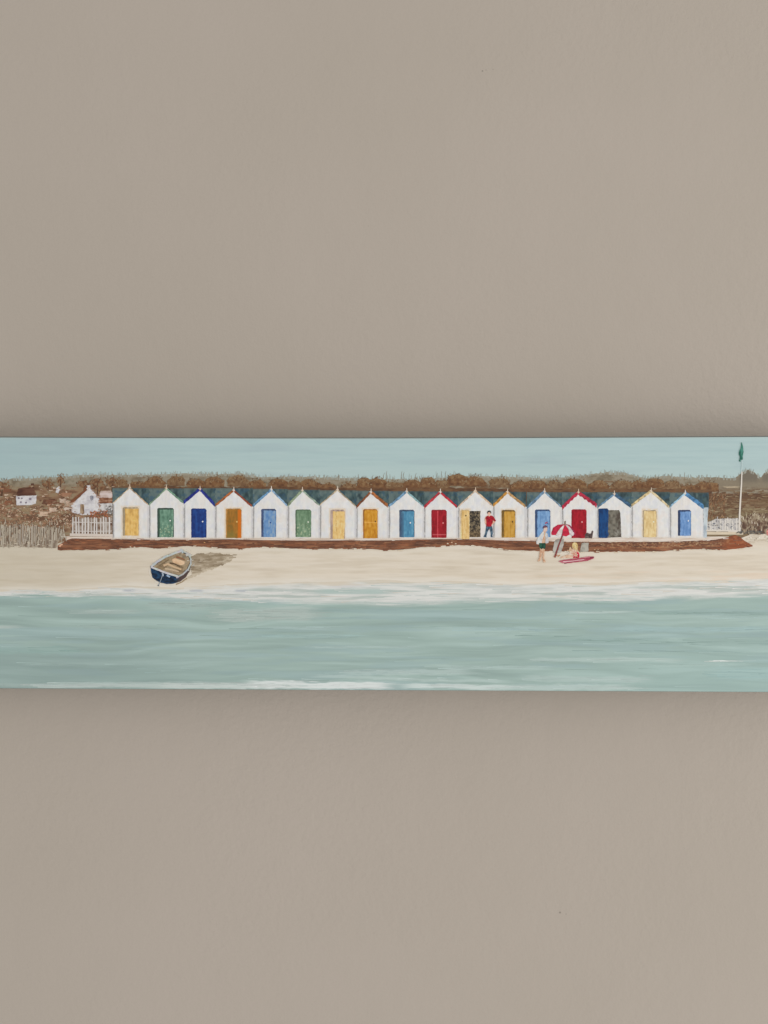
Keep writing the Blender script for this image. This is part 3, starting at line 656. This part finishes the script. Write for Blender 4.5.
    if i == 10:
        def dk_c(x, y):
            c = ramp((fbm(x / 1.1, y / 1.0, 401, 3) - .5) * 2.6 + .48, [(34, 30, 28), (58, 52, 44), (88, 78, 62), (138, 122, 96)])
            return mix(c, (112, 88, 58), .5 * sst(526, 536, y))
        Layer().fill(rect(469.4, 511, 480.4, 537.2), dk_c, 10.6, .55, .3, 401, .0001).build('doorway', wall_o, M_D, 'dark speckled doorway')
    if i == 14:
        def gk_c(x, y):
            c = ramp((fbm(x / 2.2, y / 3.0, 403, 3) - .5) * 2.2 + .5, [(82, 74, 64), (98, 94, 84), (110, 106, 96), (122, 116, 104)])
            c = mix(c, (64, 52, 46), .7 * sst(.5, .66, fbm(x / 1.4, y / 2, 405, 2)) * sst(614, 618, x))
            return mix(c, (150, 146, 138), .6 * sst(.58, .7, fbm(x / 1.0, y / 1.3, 407, 2)) * sst(526, 532, y) * sst(612, 616, x))
        Layer().fill([(607, 510.2), (619, 510), (620.2, 513), (621.2, 537.2), (607, 537.6)], gk_c, 10.5, .6, .3, 403, .0001).build('doorway', wall_o, M_D, 'open grey doorway')
    sx = .7 if i < 9 else .3; x0 += sx; x1 += sx; y0 += .5; y1 += .2
    if i in (1, 5): pl = [tuple(v) for v in ds(pl, .72, 1.07)]
    elif i in (4, 12, 16): pl = [tuple(v) for v in ds(pl, .78, 1.02)]
    elif i not in (2, 9, 13, 14): pl = [tuple(v) for v in ds(pl, .86, 1.02 if i in (0, 6, 10, 15) else .98)]
    else: pl = [tuple(v * .88 for v in c) for c in pl]
    in_ = 1.3 if i in (0, 1, 4, 6, 8, 11, 12, 16) else 0
    rv = Layer().fill([(x0 - 1.2, y0 - .2), (x0 + .2, y0 - 1.0), (x1 - 1, y0 - 1.0), (x1 + .4, y0 + .6), (x1 + .3, y1 - .2), (x0 - 1.1, y1)],
                      pal([tuple(v * .85 for v in rev), rev, tuple(min(255, v * 1.15) for v in rev)], 2, 6, sd + 40), 10.8, .65, .2, sd + 40)
    rv.build('door_frame', wall_o, M_V)
    def dcol(x, y, pl=pl, sd=sd, i=i, x0=x0, x1=x1):
        n = fbm(x / 1.2, y / 7, sd + 41, 3) * .65 + fbm(x / 2.2, y / 2.2, sd + 42, 2) * .35
        c = ramp((n - .5) * 2.6 + .5, pl)
        if i == 3:
            c = mix(c, (202, 102, 18), .85 * sst(236.6, 238, x)); c = mix(c, (126, 112, 52), .6 * sst(528, 535, y) * sst(236, 233, x))
        if i == 9:
            c = mix(c, (212, 92, 98), .8 * sst(.5, .15, np.abs(x - 437.4))); c = mix(c, (206, 120, 120), .7 * sst(.7, .2, np.abs(y - 534.6)))
        if i in (1, 5): c = mix(c, (190, 196, 160), .6 * sst(.62, .72, fbm(x / .9, y / .9, sd + 43, 2)) * sst(520, 528, y))
        if i == 6: c = mix(c, (150, 110, 50), .6 * sst(.4, .1, np.abs(x - 335.5 - .3 * np.sin(y))) * sst(536, 530, y))
        if i == 7: c = mix(c, (226, 176, 100), .6 * sst(.8, .2, np.abs(y - 522.4)))
        if i == 8: c = mix(c, (60, 86, 112), .7 * sst(1.6, .6, np.abs(x - (x0 + 1.4))) * sst(510, 514, y))
        if i == 13: c = mix(c, (140, 26, 50), .5 * sst(.6, .2, np.abs(np.mod(y, 4.2) - 2)) * sst(526, 530, y))
        return c
    rx = .9 if i in (2, 3, 8, 9, 13, 7, 12) else .3
    x0 += in_ * .8; y0 += in_ * .5
    o = Layer().fill([(x0, y1), (x0 + .1, y0 + rx), (x0 + rx, y0), (x1 - rx, y0), (x1 - .1, y0 + rx), (x1 + random.uniform(-.5, .4), (y0 + y1) / 2), (x1 - random.uniform(0, .6), y1)], lambda x, y, f=dcol, q=sx: f(x - q, y), 12, .55, .40, sd + 44, .00008).build('door', wall_o, M_V)
    if kb:
        Layer().fill(blob(kb[0], kb[1], .75, .85, 8, .1, i), lambda x, y, c=kb[2]: np.tile(np.array(c, float), (len(x), 1)), 14, .5, .05, i, 0).build('door_knob', wall_o, M_D)

# ------------------------------------------------------------------ right-hand end: fence, reeds, flagpole
L = Layer().fill([(706, 529.6), (708, 522), (716, 519), (737, 518), (741, 522), (741, 531), (720, 531)], pal([(150, 150, 150), (184, 178, 170), (198, 192, 186), (120, 118, 120)], 1.8, 2.4, 420, 2.2), 8, .8, .6, 420, .0001)
x = 707.0
while x < 739:
    y0 = 519.5 + random.uniform(-3, 1.5) + (1.5 if x < 712 else 0)
    L.stroke([(x, y0), (x + random.uniform(-.3, .3), 525), (x + random.uniform(-.4, .4), 530.6)], random.uniform(.8, 1.4), random.choice([(206, 200, 192), (192, 188, 186), (210, 206, 200), (176, 172, 170)]), 9.4, (.6, 1))
    x += random.uniform(2.0, 3.2)
for i in range(22):
    x = random.uniform(707, 738); y = random.uniform(523, 528.5)
    L.stroke([(x, y), (x + .8, y + .1), (x + 1.7, y)], .9, random.choice([(92, 96, 108), (112, 112, 120), (100, 92, 86)]), 10)
L.stroke([(706, 530.4), (722, 530.6), (738, 531)], 1.6, (202, 194, 184), 10.2, (1, 1))
for x in (706, 716, 728): L.stroke([(x, 533), (x + 8, 533.2), (x + 15, 533.4)], 3.2, (198, 184, 162), 9, (1, .8))
L.build('picket_fence', painting, M_V, 'white painted picket fence right of the last hut')
L = Layer().fill([(740, 518), (752, 514), (770, 513), (832, 513), (832, 534), (766, 534), (756, 535), (742, 532.6)], pal([(82, 58, 46), (104, 82, 66), (134, 116, 96), (154, 140, 118)], 1.8, 2.6, 430, 2.3), 7, .8, .8, 430, .0001)
for i in range(330):
    x = random.uniform(739, 830); y = random.uniform(515, 533)
    top = y < 523
    c = random.choice([(176, 162, 138), (160, 146, 120), (192, 180, 160), (130, 110, 88)] if top else [(84, 60, 48), (100, 74, 60), (66, 50, 44), (196, 182, 166)])
    L.stroke([(x, y), (x + random.uniform(-.4, .4), y - 1.2), (x + random.uniform(-.9, .9), y - random.uniform(1.8, 3.2))], random.uniform(.6, 1.2), c, 8.6 + random.random(), (1, .4))
for i in range(60):
    x = random.uniform(735, 762); y = random.uniform(531, 534)
    L.stroke([(x, y), (x + 1.2, y - .3), (x + 2.2, y)], .9, random.choice([(88, 86, 84), (104, 98, 88), (70, 66, 62)]), 9.8)
o = L.build('reeds', painting, M_D, 'brown painted reeds right of the flagpole'); o['kind'] = 'stuff'
L = Layer()
for i in range(46):
    x = random.uniform(745, 830); y = random.uniform(534.5, 543)
    L.stroke([(x, y), (x + 3, y - .3), (x + random.uniform(4, 8), y + .2)], random.uniform(1, 2), random.choice([(202, 192, 176), (210, 202, 188), (190, 178, 160)]), 8.8)
L.build('sand_bank', painting, M_H)
Layer().fill([(766, 531), (767.4, 529.4), (770, 529), (772, 532), (770, 536), (766.4, 535)], pal([(150, 60, 52), (190, 110, 100), (206, 160, 148)], 1.6, 1.6, 433), 10.6, .6, .3, 433).build('rock', painting, M_D, 'small reddish painted rock')
L = Layer().stroke([(739.2, 531.4), (739.4, 515), (740.2, 500), (741.2, 484), (741.6, 471.6)], 1.5, (204, 196, 186), 11, (1.3, .8))
L.stroke([(741.6, 472), (741.7, 466), (741.8, 460)], 1.0, (182, 196, 196), 11, (.9, .6))
fp = L.build('flagpole', painting, M_V, 'thin white painted flagpole')
Layer().fill([(741.4, 442.4), (742.2, 444.5), (742.9, 448), (743.1, 452), (742.4, 457), (742.5, 459.6), (740.6, 459.8), (740.2, 461.8), (738.8, 461), (739.9, 457), (738.5, 454), (739.3, 450.6), (740.6, 448.4)], pal([(28, 82, 70), (40, 104, 88), (70, 128, 114)], 1.8, 3, 436, 2.2), 12, .6, .3, 436, .0001).build('flag', fp, M_D, 'green flag')

# ------------------------------------------------------------------ rowing boat on the sand
Layer().fill([(180, 583), (186, 579.6), (191, 575), (191.6, 566), (190, 556), (196, 554), (214, 553), (230, 554.4), (234.4, 557), (229, 561.6), (220, 566), (211, 570), (202, 573), (192, 578)], lambda x, y: mix(ramp((fbm(x / 8, y / 2.0 + x / 26, 440, 4) - .5) * 2.0 + .5, [(124, 108, 88), (140, 124, 102), (154, 139, 118), (170, 156, 136)]), (194, 182, 162), (.8 * sst(.5, .78, fbm(x / 10, y / 1.8 + x / 22, 447, 3) + .2 * sst(208, 236, x) + .26 * sst(566, 576, y))).clip(0, 1)), 3, .8, 1.6, 440, .00006).build('boat_shadow', painting, M_H, 'brown painted shadow beside the rowing boat')
L = Layer()
for k in range(34):
    t = random.random(); x = 190 + 44 * t; y = 553.6 + random.random() * (23 - 18 * t)
    l = random.uniform(3, 10)
    L.stroke([(x, y), (x + l / 2, y - l * .04), (min(x + l, 236), y - l * random.uniform(.0, .14))], random.uniform(.8, 2.0), random.choice([(150, 134, 113), (160, 145, 124), (172, 158, 138), (142, 126, 103)]), 4.0, (.8, .25))
L.build('boat_shadow', painting, M_H, 'brushed brown edge of the boat shadow')
boat = Layer().fill([(150.2, 566.6), (151.2, 572), (152.6, 577.6), (156, 580.4), (160, 582.4), (167, 584), (174, 583.6), (180, 581.6), (186, 577), (190.2, 570), (191.4, 563), (191, 558), (188, 553.6), (183, 550.8), (174, 553), (164, 557.4), (156, 562)],
    lambda x, y: mix(ramp((fbm(x / 2.4, y / 1.8, 441, 3) - .5) * 2.2 + .5, [(8, 22, 40), (13, 40, 68), (28, 66, 98)]), (92, 66, 56), .8 * sst(176, 182, x + .3 * (y - 575))), 6, .7, .3, 441, .0001).build('rowing_boat', painting, M_D, 'navy painted rowing boat pulled up on the sand')
Layer().fill([(153, 566.6), (162, 560), (171, 555.2), (181.5, 551.8), (188, 555.4), (190, 562), (186.8, 569), (181, 574.8), (174, 574.6), (164, 571.2)], pal([(116, 98, 74), (142, 122, 94), (160, 142, 116), (124, 110, 90)], 5, 2, 443, 2.2), 8, .7, .4, 443, .0001).build('floorboards', boat, M_D)
L = Layer()
for pts, w, c in (([(151, 566.8), (158, 561.4), (166, 556.6), (175, 553), (182.6, 550.6)], 2.2, (190, 194, 194)), ([(182, 550.8), (187.6, 553.4), (190.8, 558), (191, 563.4), (188.4, 569), (183, 574.2), (177, 577.4)], 1.7, (182, 184, 182)),
                  ([(151, 567), (158, 569.6), (166, 572.8), (174, 575.2), (178, 576.2)], 2.0, (200, 202, 200)), ([(186, 555.2), (189.2, 554.2), (191.4, 556)], 2.4, (196, 194, 186)), ([(180.6, 549.4), (182.6, 550.6), (182.6, 553)], 1.8, (186, 196, 200))):
    for (ax_, ay_), (bx_, by_) in zip(pts, pts[1:]):
        for q in range(3):
            t0 = q / 3; t1 = t0 + .42; j = random.uniform(-.12, .12)
            L.stroke([(ax_ + (bx_ - ax_) * t, ay_ + (by_ - ay_) * t + j) for t in (t0, (t0 + t1) / 2, t1)], w * random.uniform(.85, 1.0), [v * random.uniform(.90, .96) for v in c], 9.5, (1, 1))
for k in range(16):
    px, py = random.choice([(158, 561), (164, 558), (171, 554.6), (178, 552), (154, 564), (190, 560), (191, 565), (186, 571), (160, 570), (168, 573)])
    px += random.uniform(-3, 3); py += random.uniform(-1.6, 1.6)
    L.stroke([(px, py), (px + 1, py - .4), (px + random.uniform(1, 2.4), py - random.uniform(0, 1))], random.uniform(.5, 1.0), random.choice([(196, 190, 178), (164, 152, 134), (150, 140, 124), (184, 186, 186)]), 9.9, (1, .4))
L.build('gunwale', boat, M_D)
Layer().fill([(171.6, 559.6), (175, 557.8), (184.6, 561.4), (184.8, 564), (181, 565.2), (173, 562.4)], pal([(186, 152, 116), (206, 172, 138), (212, 184, 152)], 4, 1.6, 446), 10, .6, .3, 446, .0001).build('seat', boat, M_D)
L = Layer()
for pts, w, c in (([(163.6, 565.6), (168, 564), (174, 566.8), (181.6, 569.4)], 2.4, (190, 162, 130)), ([(170, 563), (174, 563.6), (180, 566.4)], 1.4, (84, 64, 46)), ([(176.4, 557), (181, 558), (185, 560)], 1.8, (132, 88, 62)), ([(165, 568.6), (172, 569.6), (179, 571.6)], 1.8, (186, 166, 140)), ([(159, 566), (164, 562.6), (169, 559.6)], 1.2, (112, 94, 70))):
    L.stroke(pts, w, c, 9.8, (1, .7))
L.build('seat', boat, M_D)
L = Layer()
for pts, w, c in (([(163, 572.6), (162.4, 576), (160.6, 581), (158.4, 585.4)], .9, (128, 138, 150)), ([(162.4, 573), (163.4, 574.6), (163.2, 576.2)], 1.7, (150, 162, 176)), ([(167, 575), (168.6, 576.2), (170.2, 577)], 2.0, (146, 166, 190)), ([(158, 585), (158.6, 585.8), (159.2, 585.4)], 1.2, (70, 80, 84))):
    L.stroke(pts, w, c, 10.5, (1, .7))
L.build('rudder', boat, M_D)
L = Layer()
for pts, w, c in (([(149, 569), (150.2, 575), (153.6, 580)], 1.0, (208, 200, 188)), ([(155, 581.6), (163, 584.6), (173, 585.6)], 1.2, (204, 198, 188)), ([(176, 584.4), (182, 582), (187, 578)], 1.2, (150, 128, 98)), ([(184, 552), (188, 549.6), (191, 550.6)], 1.4, (206, 198, 182))):
    L.stroke(pts, w, c, 5, (1, .6))
L.build('sand_ridge', boat, M_H)

# ------------------------------------------------------------------ man in red by the huts
SK = [(196, 146, 122), (212, 168, 146), (220, 186, 168)]
p = Layer().fill([(487.5, 514), (487.3, 512.4), (488.3, 511), (490, 511), (490.9, 512.4), (490.6, 514.4), (489.9, 515.4), (492.4, 516.2), (494.4, 518), (495.7, 521), (494.6, 522.6), (491.8, 525.2), (490.6, 526), (490.4, 530), (488.6, 530), (486.4, 526), (485.2, 524), (484.4, 521), (484.6, 518), (485.6, 516.4), (488.2, 515.4)], pal(SK, 1.4, 1.4, 450), 13.4, .45, .1, 450).build('person', painting, M_D, 'painted man in a red top and blue jeans standing by the huts')
Layer().fill([(486, 516.6), (488, 515.6), (489.2, 516.6), (490.4, 515.4), (492.6, 516), (494.2, 517.8), (495.9, 520.8), (494.8, 521.6), (492.8, 520.4), (492.6, 523), (491.4, 524.8), (491.6, 526.6), (486, 526.4), (486.3, 522), (485.9, 519), (485, 518.6)], pal([(122, 12, 28), (158, 18, 36), (178, 30, 46)], 1.2, 1.6, 452, 2.2), 15, .45, .12, 452).build('top', p, M_D)
Layer().fill([(486, 526.2), (491.8, 526.4), (492.6, 529), (492.8, 533), (492.2, 536), (493, 537.2), (490.6, 537.2), (490.6, 533), (489.8, 529.8), (488.8, 529.4), (487.4, 532), (486.4, 535.6), (486.4, 537.4), (483.4, 537), (484.8, 534), (485.6, 530)], pal([(40, 60, 78), (58, 84, 102), (92, 114, 130)], 1.2, 2, 454, 2.2), 14.8, .45, .12, 454).build('jeans', p, M_D)
Layer().fill([(487.2, 513.6), (487, 512), (487.8, 510.9), (489.2, 510.5), (490.6, 511), (491.2, 512.2), (490.8, 513.8), (490.3, 512.6), (489.2, 512), (488, 512.4)], lambda x, y: np.tile([52., 50, 50], (len(x), 1)), 15.2, .4, .08, 455).build('hair', p, M_D)

# man in a white shirt on the sand
p = Layer().fill([(543.4, 529.6), (543.6, 527.2), (545.2, 526.4), (547.2, 527.4), (547.2, 530.4), (545.8, 532.2), (546.8, 534), (547.6, 538), (547, 543), (545.2, 544), (544.8, 549), (544.2, 553), (543.8, 558), (545.4, 561.6), (544, 562.6), (542.8, 561.4), (542.4, 555), (542, 552), (541.4, 556), (540.6, 560), (538, 561.6), (537.6, 560.4), (539.2, 558), (539.6, 552), (539.6, 548), (538.6, 543), (538, 539), (540, 535), (542.6, 532)], lambda x, y: mix(pal([(176, 134, 106), (194, 156, 128), (206, 178, 152)], 1.4, 2, 460, 2.2)(x, y), (206, 186, 182), .7 * sst(532.5, 531, y)), 15, .5, .12, 460).build('person', painting, M_D, 'painted man in an open white shirt and green shorts on the sand')
L = Layer().fill([(536, 541.6), (537.6, 538), (540, 534.6), (542.6, 531.4), (544, 532), (543.6, 536), (542, 540), (541.4, 544), (538.6, 544.4), (536.4, 544)], pal([(176, 176, 178), (200, 200, 198), (206, 200, 190)], 1.8, 2, 462, 2.2), 16.4, .5, .2, 462)
L.fill([(545.4, 532), (547, 533.6), (548.6, 538.6), (548.4, 542.6), (546.6, 543.4), (545, 543), (545.4, 539), (544.8, 535)], pal([(172, 172, 176), (198, 198, 196)], 1.8, 2, 463, 2.2), 16.4, .5, .2, 463); L.build('shirt', p, M_D)
Layer().fill([(538.8, 543), (545.6, 543), (545.4, 546.8), (544.6, 549.2), (542.8, 548.4), (541.2, 549.2), (539.4, 547.8)], pal([(16, 52, 40), (28, 72, 54), (44, 88, 66)], 1.6, 1.6, 465, 2.2), 16.8, .5, .15, 465).build('shorts', p, M_D)
L = Layer().fill([(542.2, 528.4), (543.2, 526.2), (545.4, 525.2), (547, 526.2), (547.6, 527.4), (545, 527.6)], pal([(66, 54, 84), (96, 64, 84), (120, 70, 80)], 1.2, 1.2, 467), 16.8, .45, .12, 467)
L.stroke([(545, 523.6), (546.4, 522.4), (547.4, 522.2)], 1.4, (160, 64, 88), 16.9); L.stroke([(546.8, 523.4), (548, 523.6), (548.6, 524.4)], 1.1, (70, 84, 130), 16.9)
L.build('hat', p, M_D)

# two plain grey patches of paint near the parasol
Layer().fill([(555.4, 539.4), (563.8, 538.6), (563.4, 545), (560.4, 553), (553.4, 552.6), (552.4, 549)], pal([(136, 130, 122), (162, 158, 150), (178, 174, 166)], 2, 3, 470, 2.2), 10.8, .7, .5, 470).build('grey_patch', painting, M_V, 'grey painted cloth behind the parasol pole')
Layer().fill([(581.6, 542.8), (588.6, 542.4), (588, 551.6), (579.6, 552.4)], pal([(140, 136, 126), (164, 160, 150), (172, 166, 154)], 2, 3, 472, 2.2), 10.8, .7, .5, 472).build('grey_patch', painting, M_V, 'grey painted cloth right of the child in red')
# parasol
par = Layer().stroke([(564.6, 521.4), (565, 525), (562, 536), (558, 547), (554.6, 557.4)], 1.3, (120, 48, 48), 13.6, (.8, 1.2)).build('parasol', painting, M_D, 'red and white painted parasol stuck in the sand')
PAN = [([(564.4, 524.2), (557.6, 524.8), (553, 527.8), (551, 533), (551.6, 535), (555.6, 535), (558.6, 530), (562, 526)], (172, 30, 58)),
       ([(564.4, 524.4), (560.4, 527.8), (557.6, 531.6), (555.6, 535.4), (560, 536.6), (561.8, 531), (563.6, 527)], (206, 196, 192)),
       ([(564.6, 524.4), (562.6, 530), (561.8, 535.4), (566, 536.4), (569.6, 534.4), (568.4, 529.6), (566.4, 526)], (178, 28, 56)),
       ([(564.8, 524.4), (568.2, 529), (569.6, 534.6), (572.6, 536), (574, 533.6), (571.4, 528), (567.6, 525)], (204, 192, 192)),
       ([(565, 523.8), (569.6, 525.2), (573, 528.6), (575.8, 534.4), (574.4, 536.2), (572.6, 531), (569.4, 526.8)], (150, 32, 66))]
for k, (pp, c) in enumerate(PAN):
    Layer().fill(pp, pal([tuple(v * .85 for v in c), c, tuple(min(255, v * 1.1 + 6) for v in c)], 2, 2, 475 + k), 14.2 + .2 * k, .5, .15, 475 + k, .00008).build('canopy_panel', par, M_D)
L = Layer().stroke([(564.4, 525), (565, 522.6), (565.6, 521)], 1.2, (104, 92, 70), 15.6); L.stroke([(554, 557), (555.6, 555.6), (557, 555)], 1.8, (166, 110, 76), 13); L.stroke([(557.6, 556.4), (558.8, 555.6), (560, 555)], 1.4, (178, 128, 96), 13)
L.build('tip', par, M_D)
# child in red on the towel side
p = Layer().fill([(572, 546), (572.6, 543.6), (574.6, 542.6), (576.6, 543.6), (577, 546.4), (576, 549), (578.4, 551), (579.4, 554), (578.6, 557.4), (574, 558), (568, 557.8), (563.6, 557.6), (560, 558.4), (562, 556.6), (567, 555.4), (570.6, 553.4), (569, 551), (570, 548.6), (572.6, 549.4)], pal([(196, 160, 130), (210, 180, 156), (214, 196, 178)], 2, 2, 480, 2), 12, .5, .2, 480).build('person', painting, M_D, 'painted blonde child in red sitting on the sand')
Layer().fill([(573.4, 553.6), (575, 551.8), (577.4, 551.6), (579, 553.4), (579.4, 556), (578.4, 558), (575.4, 557.6), (573.2, 558.2), (572.6, 556)], pal([(150, 16, 40), (182, 24, 50), (204, 60, 78)], 1.6, 1.6, 482, 2.2), 13.6, .5, .15, 482).build('swimsuit', p, M_D)
L = Layer().fill([(572, 546.6), (572.2, 543.6), (574, 542.2), (576.4, 542.6), (577.6, 545), (577.4, 549), (576, 551), (575, 548), (573.6, 548.4)], pal([(184, 150, 88), (206, 178, 118), (216, 196, 150)], 1.2, 2, 484, 2.2), 14, .5, .15, 484)
L.stroke([(570.4, 547.4), (569.4, 549.6), (569.8, 552)], 1.5, (204, 184, 150), 14)
for k in range(9): L.stroke([(572.5 + random.random() * 4, 543 + random.random() * 5), (573 + random.random() * 4, 546 + random.random() * 4), (572.6 + random.random() * 4, 549)], .6, random.choice([(222, 202, 156), (170, 132, 78), (214, 188, 134)]), 15)
L.build('hair', p, M_D)
L = Layer()
for k in range(22): L.stroke([(566 + random.random() * 12, 548 + random.random() * 9), (567 + random.random() * 12, 549 + random.random() * 8)][:1] + [(570 + random.gauss(3, 2.6), 553 + random.gauss(0, 2.4))], random.uniform(.5, 1.1), random.choice([(212, 190, 168), (200, 164, 138), (206, 150, 146), (214, 204, 190), (188, 150, 120)]), 14.6, (1, .5))
L.build('arm', p, M_D)
# towel
L = Layer().fill([(558.4, 561.2), (563, 559.8), (570, 559.2), (580, 558), (588, 556.4), (594, 556.6), (593.4, 558.6), (588, 560.6), (578, 562), (568, 563.2), (562, 563)], pal([(142, 50, 68), (166, 76, 92), (190, 122, 132)], 5, 1.4, 486, 2.2), 11.6, .6, .35, 486, .0001)
L.stroke([(563, 561.6), (572, 561), (584, 559.4)], 1.1, (208, 170, 174), 13, (1, .6)); L.stroke([(564, 563.4), (566, 563.2), (568, 562.6)], .8, (110, 40, 60), 13); L.stroke([(590, 557.4), (592, 557.2), (593.6, 557.6)], 1.4, (120, 44, 66), 13)
L.build('towel', painting, M_H, 'pink painted towel spread on the sand')
# dog
L = Layer().fill([(584.8, 538.2), (584.6, 535), (585.8, 533), (587.4, 532.6), (589, 533.6), (591, 533.4), (591.4, 531.4), (592.6, 530.4), (593.2, 531.6), (592.6, 533.8), (592.4, 537), (591.6, 538.4), (588, 538)], pal([(58, 46, 46), (84, 68, 66), (108, 90, 86)], 1.2, 1.2, 488, 2), 13, .5, .2, 488)
L.build('dog', painting, M_D, 'small dark painted dog by the crimson door')

# ------------------------------------------------------------------ wall
def build_wall():
    Y = DEPTH
    w, h, t = 2.2, 1.7, .10
    vs = [(-w, Y, -h), (w, Y, -h), (w, Y, h), (-w, Y, h), (-w, Y + t, -h), (w, Y + t, -h), (w, Y + t, h), (-w, Y + t, h)]
    fs = [(0, 1, 2, 3), (5, 4, 7, 6), (4, 0, 3, 7), (1, 5, 6, 2), (3, 2, 6, 7), (4, 5, 1, 0)]
    me = bpy.data.meshes.new('wall'); me.from_pydata(vs, [], fs)
    m = bpy.data.materials.new('matt_beige_emulsion'); m.use_nodes = True
    nt = m.node_tree; n = nt.nodes; l = nt.links; b = n['Principled BSDF']
    b.inputs['Roughness'].default_value = .62; b.inputs['Specular IOR Level'].default_value = .25
    base = lin((170.3, 160.6, 150), .80)
    tc = n.new('ShaderNodeTexCoord')
    # broad unevenness of the coat
    n1 = n.new('ShaderNodeTexNoise'); n1.inputs['Scale'].default_value = 3.2; n1.inputs['Detail'].default_value = 5
    l.new(tc.outputs['Object'], n1.inputs['Vector'])
    rp = n.new('ShaderNodeValToRGB'); e = rp.color_ramp.elements
    e[0].position = .3; e[0].color = tuple(base * np.array([.975, .975, .965])) + (1,)
    e[1].position = .7; e[1].color = tuple(base * np.array([1.025, 1.02, 1.025])) + (1,)
    l.new(n1.outputs['Fac'], rp.inputs['Fac'])
    # small marks: a nick, specks and a scuff
    prev = rp.outputs['Color']
    for (px, py, r, k) in ((482.5, 71, .0011, .55), (486, 70, .0007, .4), (493, 69.5, .0008, .3), (560, 912.5, .0014, .5), (566, 914, .0008, .35), (374, 933, .0007, .35), (368.5, 226, .0007, .25), (604, 880, .0006, .3), (214, 152, .0006, .25)):
        X, Z = plane(px, py, DEPTH)
        vd = n.new('ShaderNodeVectorMath'); vd.operation = 'DISTANCE'; vd.inputs[1].default_value = (float(X), Y, float(Z))
        l.new(tc.outputs['Object'], vd.inputs[0])
        mr = n.new('ShaderNodeMapRange'); mr.inputs['From Min'].default_value = r * .4; mr.inputs['From Max'].default_value = r
        mr.inputs['To Min'].default_value = k; mr.inputs['To Max'].default_value = 0
        l.new(vd.outputs['Value'], mr.inputs['Value'])
        mx = n.new('ShaderNodeMix'); mx.data_type = 'RGBA'; mx.inputs['B'].default_value = (.10, .085, .07, 1)
        l.new(mr.outputs['Result'], mx.inputs['Factor']); l.new(prev, mx.inputs['A']); prev = mx.outputs['Result']
    l.new(prev, b.inputs['Base Color'])
    # roller stipple and plaster waviness
    def noise(scale, vec=(1, 1, 1), det=3):
        mp = n.new('ShaderNodeMapping'); mp.inputs['Scale'].default_value = vec; l.new(tc.outputs['Object'], mp.inputs['Vector'])
        q = n.new('ShaderNodeTexNoise'); q.inputs['Scale'].default_value = scale; q.inputs['Detail'].default_value = det
        l.new(mp.outputs['Vector'], q.inputs['Vector']); return q.outputs['Fac']
    patch = n.new('ShaderNodeMapRange'); patch.inputs['From Min'].default_value = .4; patch.inputs['From Max'].default_value = .68
    patch.inputs['To Min'].default_value = .16; patch.inputs['To Max'].default_value = .62
    l.new(noise(5.0, (1, 1, 1), 2), patch.inputs['Value'])
    nrm = None
    for fac, st, dist in ((noise(420), .30, .0006), (noise(190, (1, 1, .9), 3), .75, .0012), (noise(22, (1, 1, .8), 4), .25, .006)):
        bp = n.new('ShaderNodeBump'); bp.inputs['Strength'].default_value = st; bp.inputs['Distance'].default_value = dist
        l.new(fac, bp.inputs['Height'])
        if dist == .0012: l.new(patch.outputs['Result'], bp.inputs['Strength'])     # roller texture comes and goes
        if nrm: l.new(nrm, bp.inputs['Normal'])
        nrm = bp.outputs['Normal']
    l.new(nrm, b.inputs['Normal'])
    me.materials.append(m)
    o = bpy.data.objects.new('wall', me); COL.objects.link(o)
    o['kind'] = 'structure'; o['label'] = 'plain matt beige wall behind the painting'; o['category'] = 'wall'
build_wall()

# ------------------------------------------------------------------ light: a pale room and a big soft window low to the right
w = bpy.data.worlds.new('World'); S.world = w; w.use_nodes = True
bg = w.node_tree.nodes['Background']
bg.inputs['Color'].default_value = (1.0, .99, .97, 1); bg.inputs['Strength'].default_value = .69
def lamp(name, loc, at, size, power, col):
    d = bpy.data.lights.new(name, 'AREA'); d.shape = 'RECTANGLE'; d.size, d.size_y = size; d.energy = power; d.color = col
    o = bpy.data.objects.new(name, d); COL.objects.link(o); o.location = loc
    o.rotation_euler = (Vector(at) - Vector(loc)).to_track_quat('-Z', 'Y').to_euler()
lamp('window_light', (2.3, -1.35, -.3), (.1, 0, 0), (1.5, 1.6), 19, (1.0, .985, .96))

S.render.engine = 'CYCLES'
S.render.resolution_x, S.render.resolution_y = 768, 1024
S.view_settings.view_transform = 'Standard'; S.view_settings.look = 'None'
S.view_settings.exposure = 0; S.view_settings.gamma = 1
for o in BUILT:
    if 'at' in o: del o['at']
